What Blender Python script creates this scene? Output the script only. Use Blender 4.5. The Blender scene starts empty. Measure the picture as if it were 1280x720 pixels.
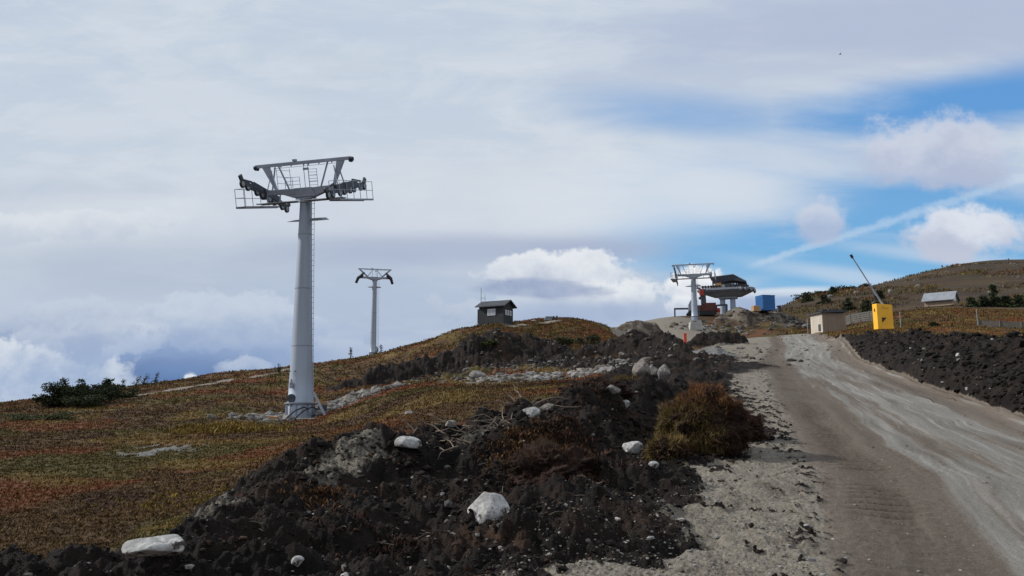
import bpy, math, random
import numpy as np
random.seed(7); rng = np.random.default_rng(11)
R = math.radians
C = bpy.context.scene.collection
sc = bpy.context.scene

# ------------------------------------------------------------------ camera geometry
F = 1005.0; EYE = 1.7; HZ = 506.0
TH = math.atan((HZ - 360) / F); CT, ST = math.cos(TH), math.sin(TH)
def at(px, py, Y):
    a = (px - 640) / F; b = -(py - 360) / F
    dx, dy, dz = a, CT - b * ST, ST + b * CT
    k = Y / dy
    return (dx * k, Y, EYE + dz * k)
def pix_ab(px, py):
    x, y, z = at(px, py, 1.0)
    return x, z - EYE

# ------------------------------------------------------------------ numpy noise
_ga = np.arange(256) * (2 * np.pi / 256); _GX = np.cos(_ga); _GY = np.sin(_ga)
def _h(ix, iy, seed):
    n = ix * np.uint32(374761393) + iy * np.uint32(668265263) + np.uint32((seed * 1274126177) & 0xffffffff)
    n = (n ^ (n >> np.uint32(13))) * np.uint32(1274126177)
    return ((n ^ (n >> np.uint32(16))) & np.uint32(255)).astype(np.uint8)
def gn(x, y, seed=0):
    xf = np.floor(x); yf = np.floor(y)
    x0 = xf.astype(np.int64).astype(np.uint32); y0 = yf.astype(np.int64).astype(np.uint32)
    fx = x - xf; fy = y - yf; x1 = x0 + np.uint32(1); y1 = y0 + np.uint32(1)
    u = fx * fx * fx * (fx * (fx * 6 - 15) + 10); v = fy * fy * fy * (fy * (fy * 6 - 15) + 10)
    def g(ix, iy, dx, dy):
        h = _h(ix, iy, seed); return _GX[h] * dx + _GY[h] * dy
    n00 = g(x0, y0, fx, fy); n10 = g(x1, y0, fx - 1, fy); n01 = g(x0, y1, fx, fy - 1); n11 = g(x1, y1, fx - 1, fy - 1)
    a = n00 + (n10 - n00) * u; b = n01 + (n11 - n01) * u
    return 1.5 * (a + (b - a) * v)
def fbm(x, y, o=4, seed=0, gain=.5):
    s = 0; a = 1; t = 0; f = 1
    for i in range(o):
        s = s + a * gn(x * f + 13.7 * i, y * f - 7.1 * i, seed + i); t += a; a *= gain; f *= 2.03
    return s / t
def billow(x, y, o=3, seed=0, gain=.55):
    s = 0; a = 1; t = 0; f = 1
    for i in range(o):
        s = s + a * np.abs(gn(x * f + 5.3 * i, y * f + 3.1 * i, seed + i)); t += a; a *= gain; f *= 2.1
    return s / t
def ss(a, b, x):
    t = np.clip((x - a) / (b - a), 0, 1); return t * t * (3 - 2 * t)

# ------------------------------------------------------------------ terrain base: control points
CP = []
def cp(px, py, Y): CP.append(at(px, py, Y))
for t in [(-200,720,10),(-200,620,17),(-200,560,28),(-200,525,52),(-200,530,110),
 (0,720,9.3),(0,650,13),(0,600,18),(0,560,26),(0,530,38),(0,507.5,62),(0,522,130),
 (80,497,64),(150,700,9.5),(150,620,15),(150,570,24),(150,530,38),(150,488,66),(150,505,150),
 (225,478,74),(300,620,13.5),(300,575,21),(300,530,36),(300,500,50),(300,468,84),(300,490,180),
 (375,523,41),(375,485,62),(375,458,96),(400,560,18),(400,600,12.5),(350,650,9.8),
 (465,522,32),(465,492,45),(465,447,115),(465,470,250),(500,545,20),(500,505,32),(520,440,122),
 (600,508,26),(600,485,38),(560,472,52),(640,500,28),(700,480,38),(500,470,70),(420,500,47),
 (545,428,88),(560,424,88),(600,408,89),(640,406,91),(680,402,94),(710,400,95),(740,404,96),(775,417,97),
 (600,440,70),(700,435,72),(750,430,76),(600,440,200),(740,445,200),
 (800,452,48),(800,430,85),(800,415,118),(830,398,140),(870,394,152),(910,389,160),(870,412,122),(850,425,95),
 (930,432,62),(900,460,34),(950,408,135),(975,403,140),(800,440,230),(900,425,280),
 (1130,720,6.3),(1110,650,8),(1110,600,10),(1100,560,13),(1090,500,21.5),(1035,450,42),(1012,430,62),(1000,418.5,88),(1000,428,112),
 (1000,412,145),(985,390,185),(985,381,300),(985,405,430),(1030,410,120),(1040,417,90),
 (700,660,7.3),(700,720,6),(850,610,9.6),(850,720,6.1),(930,545,14.3),(950,500,21),(600,600,11),(780,520,17),
 (400,720,6.6),(1280,513,19),(1280,600,10),(1280,720,6.4),(1200,470,30),
 (1280,440,38),(1280,418,60),(1280,403,85),(1280,388,130),(1280,375,180),(1280,345,270),(1280,325,420),(1280,335,600),
 (1150,427,50),(1150,408,75),(1150,388,130),(1150,370,210),(1180,334,430),(1120,351,400),(1120,370,600),
 (1060,420,62),(1090,416,56),(1060,404,110),(1060,385,190),(1060,364,340),(1230,327,430),
 (1500,460,40),(1500,400,90),(1500,350,250),(1500,318,430),(1500,335,700),(1500,560,14)]: cp(*t)
for px in (-200, 0, 150, 300, 465, 640, 800, 985): cp(px, 525, 800); cp(px, 545, 3000)
for px in (1100, 1280, 1500): cp(px, 420, 1200); cp(px, 510, 3000)
for a in (-180, -140, -100, -65, 65, 100, 140, 180):
    for r, zz in ((1.5, 0), (6, .1), (40, 1), (300, -4), (3000, -150)):
        CP.append((r * math.sin(R(a)), r * math.cos(R(a)), zz + (0.04 * min(r, 200) * math.sin(R(a)) if r > 2 else 0)))
for a in (-40, -15, 15, 40):
    for r in (1.3, 3.0): CP.append((r * math.sin(R(a)), r * math.cos(R(a)), 0.03 * r))
CP = np.array(CP)
def _par(x, y):
    return 3.0 * np.arctan2(x, y), np.log(np.maximum(np.hypot(x, y), .5))
def _k(r2): return np.sqrt(r2 + .02)
_pu, _pv = _par(CP[:, 0], CP[:, 1]); _q = CP[:, 2] / (np.hypot(CP[:, 0], CP[:, 1]) + 4)
_A = _k((_pu[:, None] - _pu[None]) ** 2 + (_pv[:, None] - _pv[None]) ** 2)
_A += 0.0 * np.eye(len(CP))
_W = np.linalg.solve(_A, _q - _q.mean())
def base_z(x, y):
    sh = x.shape; x = x.ravel(); y = y.ravel()
    u, v = _par(x, y); o = np.full(len(x), _q.mean())
    for w, a, b in zip(_W, _pu, _pv): o += w * _k((u - a) ** 2 + (v - b) ** 2)
    return (o * (np.hypot(x, y) + 4)).reshape(sh)

# ------------------------------------------------------------------ ridges and mounds (px, py of crest, Y, half width, drop at that width)
RIDGES = [
 # the main peat bank beside the road
 ('peat', 1.5, [(20,716,6.8,1.1,.55),(120,700,7.1,1.3,.6),(240,676,7.6,1.5,.6),(330,640,8.4,1.9,.7),(400,600,9.3,2.1,.85),(450,560,10.2,2.1,1.0),(505,543,11.0,2.0,1.1),(570,538,11.6,1.9,1.1)]),
 ('peat', 1.6, [(330,700,6.6,1.6,.5),(480,655,7.2,1.8,.6),(590,630,8.0,1.6,.7)]),
 ('peat', 1.7, [(600,536,11.8,1.6,1.0),(650,520,12.8,1.6,1.0),(700,508,14,1.6,1.0),(745,486,16.2,1.7,1.0),(800,478,18,1.8,1.0)]),
 ('peat', 2.2, [(585,580,10.0,1.4,.9),(660,560,10.4,1.1,.95),(715,570,10.2,.85,.9)]),
 ('peat', 1.8, [(700,532,14.5,1.2,1.0),(760,508,16.5,1.2,1.0),(800,500,18,1.0,1.0)]),
 ('peat', 1.9, [(620,556,11.0,.9,.7),(665,540,10.9,1.1,.9),(705,545,10.6,1.1,.95),(745,578,10.2,.8,.8)]),
 ('turfhill', 1.6, [(1018,419,60,1.2,.7),(1062,417,61,1.6,.7)]),
 ('peat', 1.6, [(640,545,12.2,1.5,.9),(760,540,13.4,1.3,.7),(830,545,13.6,1.0,.7)]),
 ('peat', 1.4, [(720,690,6.7,.5,.3),(800,662,7.3,.45,.3)]),
 ('peat', 2.0, [(290,640,9.8,.9,.5),(335,624,10.4,.8,.6)]),
 ('peat', 2.0, [(60,702,7.9,.8,.4),(105,688,8.2,.6,.4)]),
 # dark hills before the cabin
 ('peat2', 1.5, [(430,480,56,2.0,1.2),(480,460,58,3.0,2.0),(540,446,60,3.8,2.6),(600,424,62,5,3.6),(640,415,64,5,4),(680,425,64,5,3.6),(730,446,62,4.5,2.6)]),
 ('peat2', 1.5, [(700,445,60,4,2.5),(750,428,62,4.5,3),(795,417,62,4.5,3.2),(830,420,58,4,3),(850,436,50,3,2.3)]),
 ('peat2', 1.6, [(820,446,42,2.4,1.6),(850,440,41,2.4,1.7),(880,448,39,2.2,1.5),(905,456,38,1.2,.8)]),
 ('peat2', 1.6, [(770,470,30,2,1.1),(820,466,31,2,1.2),(860,466,31,1.7,1.1)]),
 ('peat2', 1.6, [(862,432,64,2.5,1.4),(885,416,66,2.8,2.0),(915,420,66,2.5,1.8),(942,438,63,1.6,1.0)]),
 ('turfhill', 1.8, [(655,404,92,6,2.5),(700,400,94,8,3),(740,404,95,6,3)]),
 ('turfhill', 1.8, [(560,428,86,5,2.5),(590,410,88,6,2.5),(630,408,89,5,2.5)]),
 ('spoil', 1.6, [(775,408,104,2,1.5),(792,400,105,2.4,2),(812,401,106,2,1.8)]),
 ('spoil', 1.5, [(890,404,138,3,3),(905,392,141,4,4),(920,384,142,5,4.5),(940,390,142,5,4),(957,389,142,5,4),(978,389,143,5,4),(995,400,140,3,3)]),
 # the bank on the right of the road
 ('peat', 1.9, [(1420,466,17,2.4,.95),(1290,428,24,3.0,1.25),(1215,427,30,2.6,1.05),(1150,423,38,2.2,.95),(1085,420,50,2.0,.8),(1040,419,64,1.5,.5)]),
 ('peat', 1.8, [(1290,478,20.5,1.1,.6),(1215,458,25,1.0,.6),(1150,440,32,1.0,.5),(1090,430,43,.9,.5)]),
 ('chips', 1.5, [(870,438,46,1.5,.9),(892,433,46,1.6,.9),(914,441,45,1.2,.7)]),
]
RW = []
for kind, p, pts in RIDGES:
    RW.append((kind, p, np.array([at(a, b, c) + (w, d) for a, b, c, w, d in pts])))
def ridge_z(x, y, p, P):
    best = np.full(x.shape, -1e9)
    wm = P[:, 3].max() * 2.2
    m = (x > P[:, 0].min() - wm) & (x < P[:, 0].max() + wm) & (y > P[:, 1].min() - wm) & (y < P[:, 1].max() + wm)
    if not m.any(): return best, m
    xx = x[m]; yy = y[m]; b = np.full(xx.shape, -1e9)
    wob = .25 * fbm(xx / P[:, 3].mean() * 1.1, yy / P[:, 3].mean() * 1.1, 3, 91)
    for A, B in zip(P[:-1], P[1:]):
        d = B[:2] - A[:2]; L2 = d @ d
        t = np.clip(((xx - A[0]) * d[0] + (yy - A[1]) * d[1]) / L2, 0, 1)
        dist = np.hypot(xx - A[0] - t * d[0], yy - A[1] - t * d[1])
        q = A[None, 2:] + t[:, None] * (B - A)[None, 2:]
        b = np.maximum(b, q[:, 0] - q[:, 2] * (np.maximum(dist / q[:, 1] + wob, 0)) ** p)
    best[m] = b
    return best, m

ROAD = np.array([(2, .9), (6.4, 2.45), (9.5, 3.6), (21, 6.9), (42, 12.9), (62, 20.0), (88, 27.9), (120, 36)])
def road_off(x, y):
    return x - np.interp(y, ROAD[:, 0], ROAD[:, 1]) + .10 * gn(x * .35, y * .35, 71) + .07 * gn(x * 1.3, y * .8, 72)

def ell(x, y, c, rx, ry, n=.25, seed=0, soft=.3, sc_=1.0):
    d = np.hypot((x - c[0]) / rx, (y - c[1]) / ry) + n * fbm(x * sc_ / rx * 2, y * sc_ / ry * 2, 3, seed)
    return 1 - ss(1 - soft, 1 + soft, d)
def seg(x, y, pts, w, seed=0, n=.5, soft=.5):
    d = np.full(x.shape, 1e9)
    for A, B in zip(pts[:-1], pts[1:]):
        A = np.array(A[:2]); B = np.array(B[:2]); v = B - A
        t = np.clip(((x - A[0]) * v[0] + (y - A[1]) * v[1]) / (v @ v), 0, 1)
        d = np.minimum(d, np.hypot(x - A[0] - t * v[0], y - A[1] - t * v[1]))
    return 1 - ss(1 - soft, 1 + soft, d / w + n * fbm(x / w * .7, y / w * .7, 3, seed))

def terrain(x, y):
    """heights and surface masks of the whole ground"""
    x = np.asarray(x, float); y = np.asarray(y, float)
    D = np.hypot(x, y); fade = 1 - ss(150, 400, D)
    z = base_z(x, y)
    peat = np.zeros_like(z); spoil = np.zeros_like(z); chips = np.zeros_like(z); bank = np.zeros_like(z)
    off = road_off(x, y); onroad = ss(-.25, .2, off) * (1 - ss(5.1, 5.6, off)) * (y > 0) * (1 - ss(95, 100, y))
    ahead = (y > 1.5)
    # moor relief
    z = z + .10 * fbm(x * .28, y * .28, 3, 3) * ss(3, 12, D) * (1 - onroad) + 1.2 * fbm(x * .02, y * .02, 3, 5) * ss(130, 350, D)
    z = z + (.45 * fbm(x * .11, y * .11, 3, 6) + .18 * fbm(x * .5, y * .5, 3, 4)) * ss(65, 85, D) * (1 - ss(120, 150, D)) * (1 - onroad) * (x < 14)
    for i, (kind, p, P) in enumerate(RW):
        r, m = ridge_z(x, y, p, P)
        if not m.any(): continue
        k = .06 * P[:, 3].mean() ** .8
        r = np.where(off * (off < 5.3) * (y < 90) > 0, r - 3 * np.minimum(off, 5.3 - off) * 0.7, r)
        df = r - z
        mk = ss(-.3 * k, 1.6 * k, df + .5 * k * fbm(x / P[:, 3].mean() * 3, y / P[:, 3].mean() * 3, 3, 40 + i))
        h = np.clip(.5 + .5 * df / k, 0, 1)
        z = np.where(df > -k, z * (1 - h) + np.maximum(r, -99) * h + k * h * (1 - h) * .5, z)
        if kind in ('peat', 'peat2'): peat = np.maximum(peat, mk); bank = np.maximum(bank, mk)
        elif kind == 'spoil': spoil = np.maximum(spoil, mk); bank = np.maximum(bank, mk)
        elif kind == 'chips': chips = np.maximum(chips, mk); peat *= (1 - mk); bank = np.maximum(bank, mk)
    far = ss(22, 50, D)
    flat_ = seg(x, y, [at(430, 720, 6.4), at(560, 700, 7.0), at(690, 655, 7.9), at(740, 605, 9.4), at(780, 575, 11.5), at(830, 562, 13), at(900, 545, 15)], 1.0, 33, .6, .3) * (D < 24)
    flat_ = np.maximum(flat_, seg(x, y, [at(640, 540, 12), at(760, 520, 15), at(840, 500, 19), at(870, 470, 30)], 1.5, 34, .5, .3) * (D < 40) * (1 - ss(-1.6, -.9, off)))
    flat_ = np.maximum(flat_, seg(x, y, [at(580, 474, 54), at(650, 458, 58), at(750, 450, 54), at(835, 455, 46), at(850, 470, 34)], 3.6, 35, .5, .3) * (D > 28) * (D < 80))
    flat_ = np.maximum(flat_, seg(x, y, [at(400, 650, 8.3), at(500, 640, 8.7), at(590, 600, 9.6), at(680, 600, 9.6)], .9, 36, .4, .3) * (D < 24))
    flat_ = np.maximum(flat_, seg(x, y, [at(640, 705, 6.6), at(740, 690, 6.9), at(800, 668, 7.4)], .50, 37, .9, .35) * (D < 24))
    flat_ = flat_ * (1 - chips)
    peat = np.maximum(peat, flat_ * .97); bank = np.maximum(bank, flat_)
    # turf left lying over parts of the peat hills
    turf = ss(.2, .38, fbm(x * .16 + 3, y * .16, 3, 21)) * far * peat * (y > 45) * (x < 3)
    peatv = peat * (1 - turf * .8)
    n1 = billow(x * 1.3, y * 1.3, 3, 7); n2 = billow(x * 4.6, y * 4.6, 3, 8); n3 = gn(x * 16, y * 16, 9)
    clod = np.maximum(fbm(x * 2.8, y * 2.8, 2, 31) - .08, 0)
    n4 = billow(x * 10, y * 10, 2, 10)
    zn = .55 * fbm(x * .65, y * .65, 2, 30) + .50 * (n1 - .25) + .07 * (n2 - .25) + .06 * (n4 - .25) + .016 * n3 + .012 * gn(x * 27, y * 27, 14) + .10 * clod
    zf = 1.9 * (billow(x * .45, y * .45, 4, 17, .65) - .22) + .9 * (n1 - .25) + .18 * (n2 - .25)
    nearroad = 1 - .6 * ss(2, 0, np.abs(off - 2.5) - 3)
    z = z + peat * (zn * (1 - far) + zf * far * .7) * nearroad * fade
    z = z + spoil * .9 * (billow(x * .35, y * .35, 3, 19) - .25)
    # moss and dwarf shrub texture
    moor = (1 - peat) * (1 - onroad) * (1 - spoil)
    z = z + moor * (.07 * fbm(x * 1.6, y * 1.6, 3, 12) + .035 * billow(x * 5, y * 5, 2, 13)) * (1 - ss(60, 120, D)) * ss(2, 8, D)
    # --- masks
    # sandy gravel apron left of the road
    ax0 = np.interp(y, [0, 5, 7.3, 9.4, 11, 14, 20, 31, 45, 60, 80], [-3, -.3, -.2, .9, 2.2, 4.0, 5.4, 7.2, 8.6, 15, 22])
    grav = ss(-.3, .4, x - ax0 + .45 * fbm(x * .9, y * .9, 3, 51)) * (1 - ss(.5, .8, off)) * (y > 0) * (1 - ss(84, 96, y))
    pad = ell(x, y, at(848, 405, 118)[:2], 8, 30, .15, 5, .15)
    track = seg(x, y, [at(940, 440, 55), at(900, 425, 80), at(850, 412, 110), at(850, 400, 140)], 2.6, 8, .3, .25) * (y > 50)
    grav = np.maximum(grav, np.maximum(pad, track) * (1 - peat) * (1 - spoil))
    grav = np.maximum(grav, ell(x, y, at(778, 420, 100)[:2], 3.2, 10, .4, 6) * (1 - peat))
    grav = np.maximum(grav, .95 * seg(x, y, [at(655, 408, 90), at(640, 412, 87), at(700, 401, 93)], 1.0, 9, .5) * (1 - peat))
    path = seg(x, y, [at(170, 505, 56), at(210, 498, 60), at(270, 485, 68), at(330, 469, 80), at(380, 460, 92), at(470, 450, 112)], .55, 15, .5)
    slab = ell(x, y, at(190, 564, 25)[:2], 1.1, 1.1, .6, 16, .15) + ell(x, y, at(215, 556, 26.5)[:2], 1.0, .8, .6, 18, .15)
    slab = np.clip(slab, 0, 1)
    rub = np.clip(seg(x, y, [at(330, 528, 39), at(400, 512, 43), at(480, 492, 46)], 1.4, 22, .4)
        + seg(x, y, [at(600, 472, 43), at(690, 470, 43), at(780, 458, 43)], 1.2, 23, .5), 0, 1) * (1 - .6 * peat)
    rub = np.maximum(rub, seg(x, y, [at(440, 500, 50), at(560, 484, 47), at(620, 478, 44)], .5, 24, .8) * .8)
    # pale mineral soil in the near bank
    silt = seg(x, y, [at(385, 630, 8.9), at(420, 590, 9.5), at(465, 560, 10.1)], .30, 25, .7) \
        + seg(x, y, [at(240, 676, 7.4), at(290, 672, 7.6)], .22, 26, .9) + .8 * seg(x, y, [at(590, 548, 11.4), at(640, 540, 12.0)], .25, 27, .9)
    silt = np.clip(silt, 0, 1)
    slab = slab * ss(-.12, .08, fbm(x * 1.6, y * 1.1, 4, 19)); rub = rub * ss(-.2, .1, fbm(x * .9, y * .9, 4, 20))
    z = z + slab * .03
    # road relief: ruts, tread prints, crumbs
    fr = 1 - ss(30, 60, D)
    rut = np.exp(-((off - .75) / .33) ** 2) + np.exp(-((off - 4.55) / .3) ** 2)
    rut2 = np.exp(-((off - 2.35) / .2) ** 2) + np.exp(-((off - 3.1) / .2) ** 2)
    z = z - onroad * (.045 * rut + .015 * rut2) + onroad * .05 * np.exp(-((off - 4.95) / .1) ** 2)
    tr = np.sin((y * .97 + x * .12) * 2 * np.pi / .25 + 1.2 * gn(x * 1.2, y * 1.2, 61))
    tm = np.exp(-((off - .62) / .36) ** 4) * (.35 + .65 * ss(-.3, .2, gn(x * .5, y * .5, 62)))
    tm = tm + .5 * np.exp(-((off - 1.6) / .3) ** 4) * ss(0, .3, gn(x * .4, y * .4, 63))
    z = z + onroad * fr * (.030 * tr * tm + .012 * fbm(x * 2.2, y * 2.2, 3, 64) + .014 * billow(x * 9, y * 9, 3, 65))
    gm = grav * (1 - peat) * (1 - onroad) * (1 - far)
    z = z + gm * (.03 * fbm(x * 1.5, y * 1.0, 3, 66) + .016 * (billow(x * 13, y * 13, 3, 67)) + .010 * gn(x * 34, y * 34, 68))
    # crumbs of peat spilled on the gravel
    crumb = ss(.10, .26, fbm(x * 4.2, y * 2.6, 5, 69, .62) + .42 * (1 - ss(-.2, 1.5, x - ax0)) - .17) * grav * (1 - onroad) * (D < 30)
    crumb = np.maximum(crumb, .9 * ss(.16, .3, fbm(x * 5, y * 5, 3, 70)) * np.exp(-((off + .12) / .22) ** 2) * (y < 40))
    peatc = np.maximum(peatv, crumb * (1 - onroad * .5))
    z = z + crumb * .045 * n2 * 2
    # --- road tone bands
    wv = .35 * fbm(off * .5, y * .07, 3, 73) + .10 * fbm(off * 3, y * .3, 3, 78)
    grey = ss(1.0, 1.9, off + wv) * (1 - ss(3.6, 4.3, off + wv)) * (.35 + .65 * ss(-.25, .2, fbm(off * 2.2, y * .09, 4, 74)))
    grey = np.maximum(grey, .75 * np.exp(-((off - 4.9 + .4 * wv) / .10) ** 2) * ss(-.3, .2, gn(off * 2, y * .25, 79)))
    grey = np.maximum(grey, .6 * np.exp(-((off - .02) / .12) ** 2) * ss(0, .25, gn(x * .7, y * .7, 77)))
    grey = np.maximum(grey, ss(30, 60, D) * ss(1.0, 1.5, off) * (1 - ss(3.7, 4.2, off)))
    streak = ss(.12, .40, fbm(off * 7, y * .14, 4, 75, .6)) * ss(1.3, 2.2, off) * (1 - ss(4.1, 4.6, off))
    wet = np.maximum(np.clip(tm, 0, 1) * fr * (.35 + .65 * (tr < -.1)), .38 * np.exp(-((off - .8) / .75) ** 4)) * (1 - grey)
    return dict(z=z, peat=peatc, grav=grav, road=onroad, spoil=spoil, chips=chips, bank=bank, path=np.clip(path, 0, 1), slab=slab,
                rub=rub, silt=silt, grey=grey * onroad, streak=streak * onroad, turf=turf, crumb=crumb, wet=wet * onroad, off=off)
def patches(x, y):
    wx = x + 2.0 * fbm(x * .15, y * .15, 2, 95); wy = y + 2.0 * fbm(x * .15, y * .15, 2, 96)
    a = fbm(wx * .16, wy * .13, 4, 81, .6); b = fbm(wx * .13 + 9, wy * .11, 4, 82, .6); c = fbm(wx * .19, wy * .16 + 5, 4, 83, .6); d = fbm(wx * .3, wy * .4, 4, 84, .6)
    return ss(.03, .26, a), ss(.02, .22, b), ss(.08, .28, c), ss(.0, .25, d)
def ground(x, y):
    return float(terrain(np.array([x]), np.array([y]))['z'][0])
def onground(px, py, Y):
    x, y, z = at(px, py, Y); return (x, y, ground(x, y))

def hit(px, py, Y):
    """where the view line through (px, py) meets the ground, near distance Y"""
    ys = np.geomspace(Y * .72, Y * 1.5, 240); P = np.array([at(px, py, q) for q in ys]); g = terrain(P[:, 0], P[:, 1])['z']
    k = np.nonzero(g >= P[:, 2])[0]
    if not len(k): return onground(px, py, Y)
    i = k[0]; return (P[i, 0], P[i, 1], float(g[i]))
# ------------------------------------------------------------------ materials
def mat(name, col, rough=.7, metal=0, bump=0, bscale=20, var=.12, vscale=3, spec=.3, streak=False):
    m = bpy.data.materials.new(name); m.use_nodes = True; nt = m.node_tree; n = nt.nodes; l = nt.links
    b = n['Principled BSDF']; b.inputs['Roughness'].default_value = rough; b.inputs['Metallic'].default_value = metal
    b.inputs['Specular IOR Level'].default_value = spec
    tc = n.new('ShaderNodeTexCoord'); mp = n.new('ShaderNodeMapping'); l.new(tc.outputs['Object'], mp.inputs[0])
    if streak: mp.inputs['Scale'].default_value = (1, 1, .12)
    nz = n.new('ShaderNodeTexNoise'); nz.inputs['Scale'].default_value = vscale; nz.inputs['Detail'].default_value = 5
    l.new(mp.outputs[0], nz.inputs['Vector'])
    cr = n.new('ShaderNodeValToRGB'); cr.color_ramp.elements[0].position = .3; cr.color_ramp.elements[1].position = .7
    cr.color_ramp.elements[0].color = tuple(c * (1 - var) for c in col) + (1,)
    cr.color_ramp.elements[1].color = tuple(min(1, c * (1 + var)) for c in col) + (1,)
    l.new(nz.outputs['Fac'], cr.inputs[0]); l.new(cr.outputs[0], b.inputs['Base Color'])
    if bump:
        nb = n.new('ShaderNodeTexNoise'); nb.inputs['Scale'].default_value = bscale; nb.inputs['Detail'].default_value = 6
        l.new(tc.outputs['Object'], nb.inputs['Vector'])
        bp = n.new('ShaderNodeBump'); bp.inputs['Strength'].default_value = 1; bp.inputs['Distance'].default_value = bump
        l.new(nb.outputs['Fac'], bp.inputs['Height']); l.new(bp.outputs[0], b.inputs['Normal'])
    return m
class NT:
    def __init__(s, nt): s.nt = nt; s.n = nt.nodes; s.l = nt.links
    def _in(s, sock, v):
        if isinstance(v, (int, float)): sock.default_value = v
        elif isinstance(v, tuple): sock.default_value = v if len(sock.default_value) == len(v) else tuple(v) + (1,)
        else: s.l.new(v, sock)
    def m(s, op, a, b=0.0, c=None, clamp=False):
        q = s.n.new('ShaderNodeMath'); q.operation = op; q.use_clamp = clamp
        s._in(q.inputs[0], a); s._in(q.inputs[1], b)
        if c is not None: s._in(q.inputs[2], c)
        return q.outputs[0]
    def mix(s, f, a, b, t='MIX'):
        q = s.n.new('ShaderNodeMix'); q.data_type = 'RGBA'; q.blend_type = t
        s._in(q.inputs['Factor'], f); s._in(q.inputs['A'], a); s._in(q.inputs['B'], b)
        return q.outputs['Result'] if 'Result' in q.outputs and q.outputs['Result'].type == 'RGBA' else q.outputs[2]
    def noise(s, vec, scale, det=4, rough=.5, dist=0):
        q = s.n.new('ShaderNodeTexNoise'); q.inputs['Scale'].default_value = scale; q.inputs['Detail'].default_value = det
        q.inputs['Roughness'].default_value = rough; q.inputs['Distortion'].default_value = dist; s.l.new(vec, q.inputs['Vector']); return q.outputs['Fac']
    def sst(s, x, a, b):
        q = s.n.new('ShaderNodeMapRange'); q.interpolation_type = 'SMOOTHSTEP'
        s._in(q.inputs['Value'], x); q.inputs['From Min'].default_value = a; q.inputs['From Max'].default_value = b
        return q.outputs['Result']
    def scalev(s, vec, v):
        q = s.n.new('ShaderNodeMapping'); q.inputs['Scale'].default_value = v; s.l.new(vec, q.inputs[0]); return q.outputs[0]
def attr(T, name):
    q = T.n.new('ShaderNodeAttribute'); q.attribute_name = name; return q

def moor_colour(T, vec):
    """autumn heath: rust, brown, olive, ochre in patches"""
    a5 = attr(T, 'w5'); s5 = T.n.new('ShaderNodeSeparateColor'); T.l.new(a5.outputs['Color'], s5.inputs[0])
    fine = T.noise(vec, 9, 6, .7); med = T.noise(vec, 1.3, 5, .65)
    c = T.mix(T.sst(med, .36, .64), (.045, .026, .015, 1), (.078, .046, .020, 1))
    c = T.mix(T.m('MULTIPLY', a5.outputs['Alpha'], .8), c, (.038, .021, .015, 1))
    c = T.mix(s5.outputs[1], c, (.062, .052, .018, 1))
    c = T.mix(s5.outputs[0], c, (.105, .043, .020, 1))
    c = T.mix(T.m('MULTIPLY', s5.outputs[2], .8), c, (.115, .080, .026, 1))
    c = T.mix(1.0, c, (1.35, 1.32, 1.25, 1), 'MULTIPLY')
    v = T.sst(fine, .25, .75)
    return T.mix(v, T.mix(.45, c, (0, 0, 0, 1)), T.mix(.12, c, (.16, .12, .06, 1)))

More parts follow.
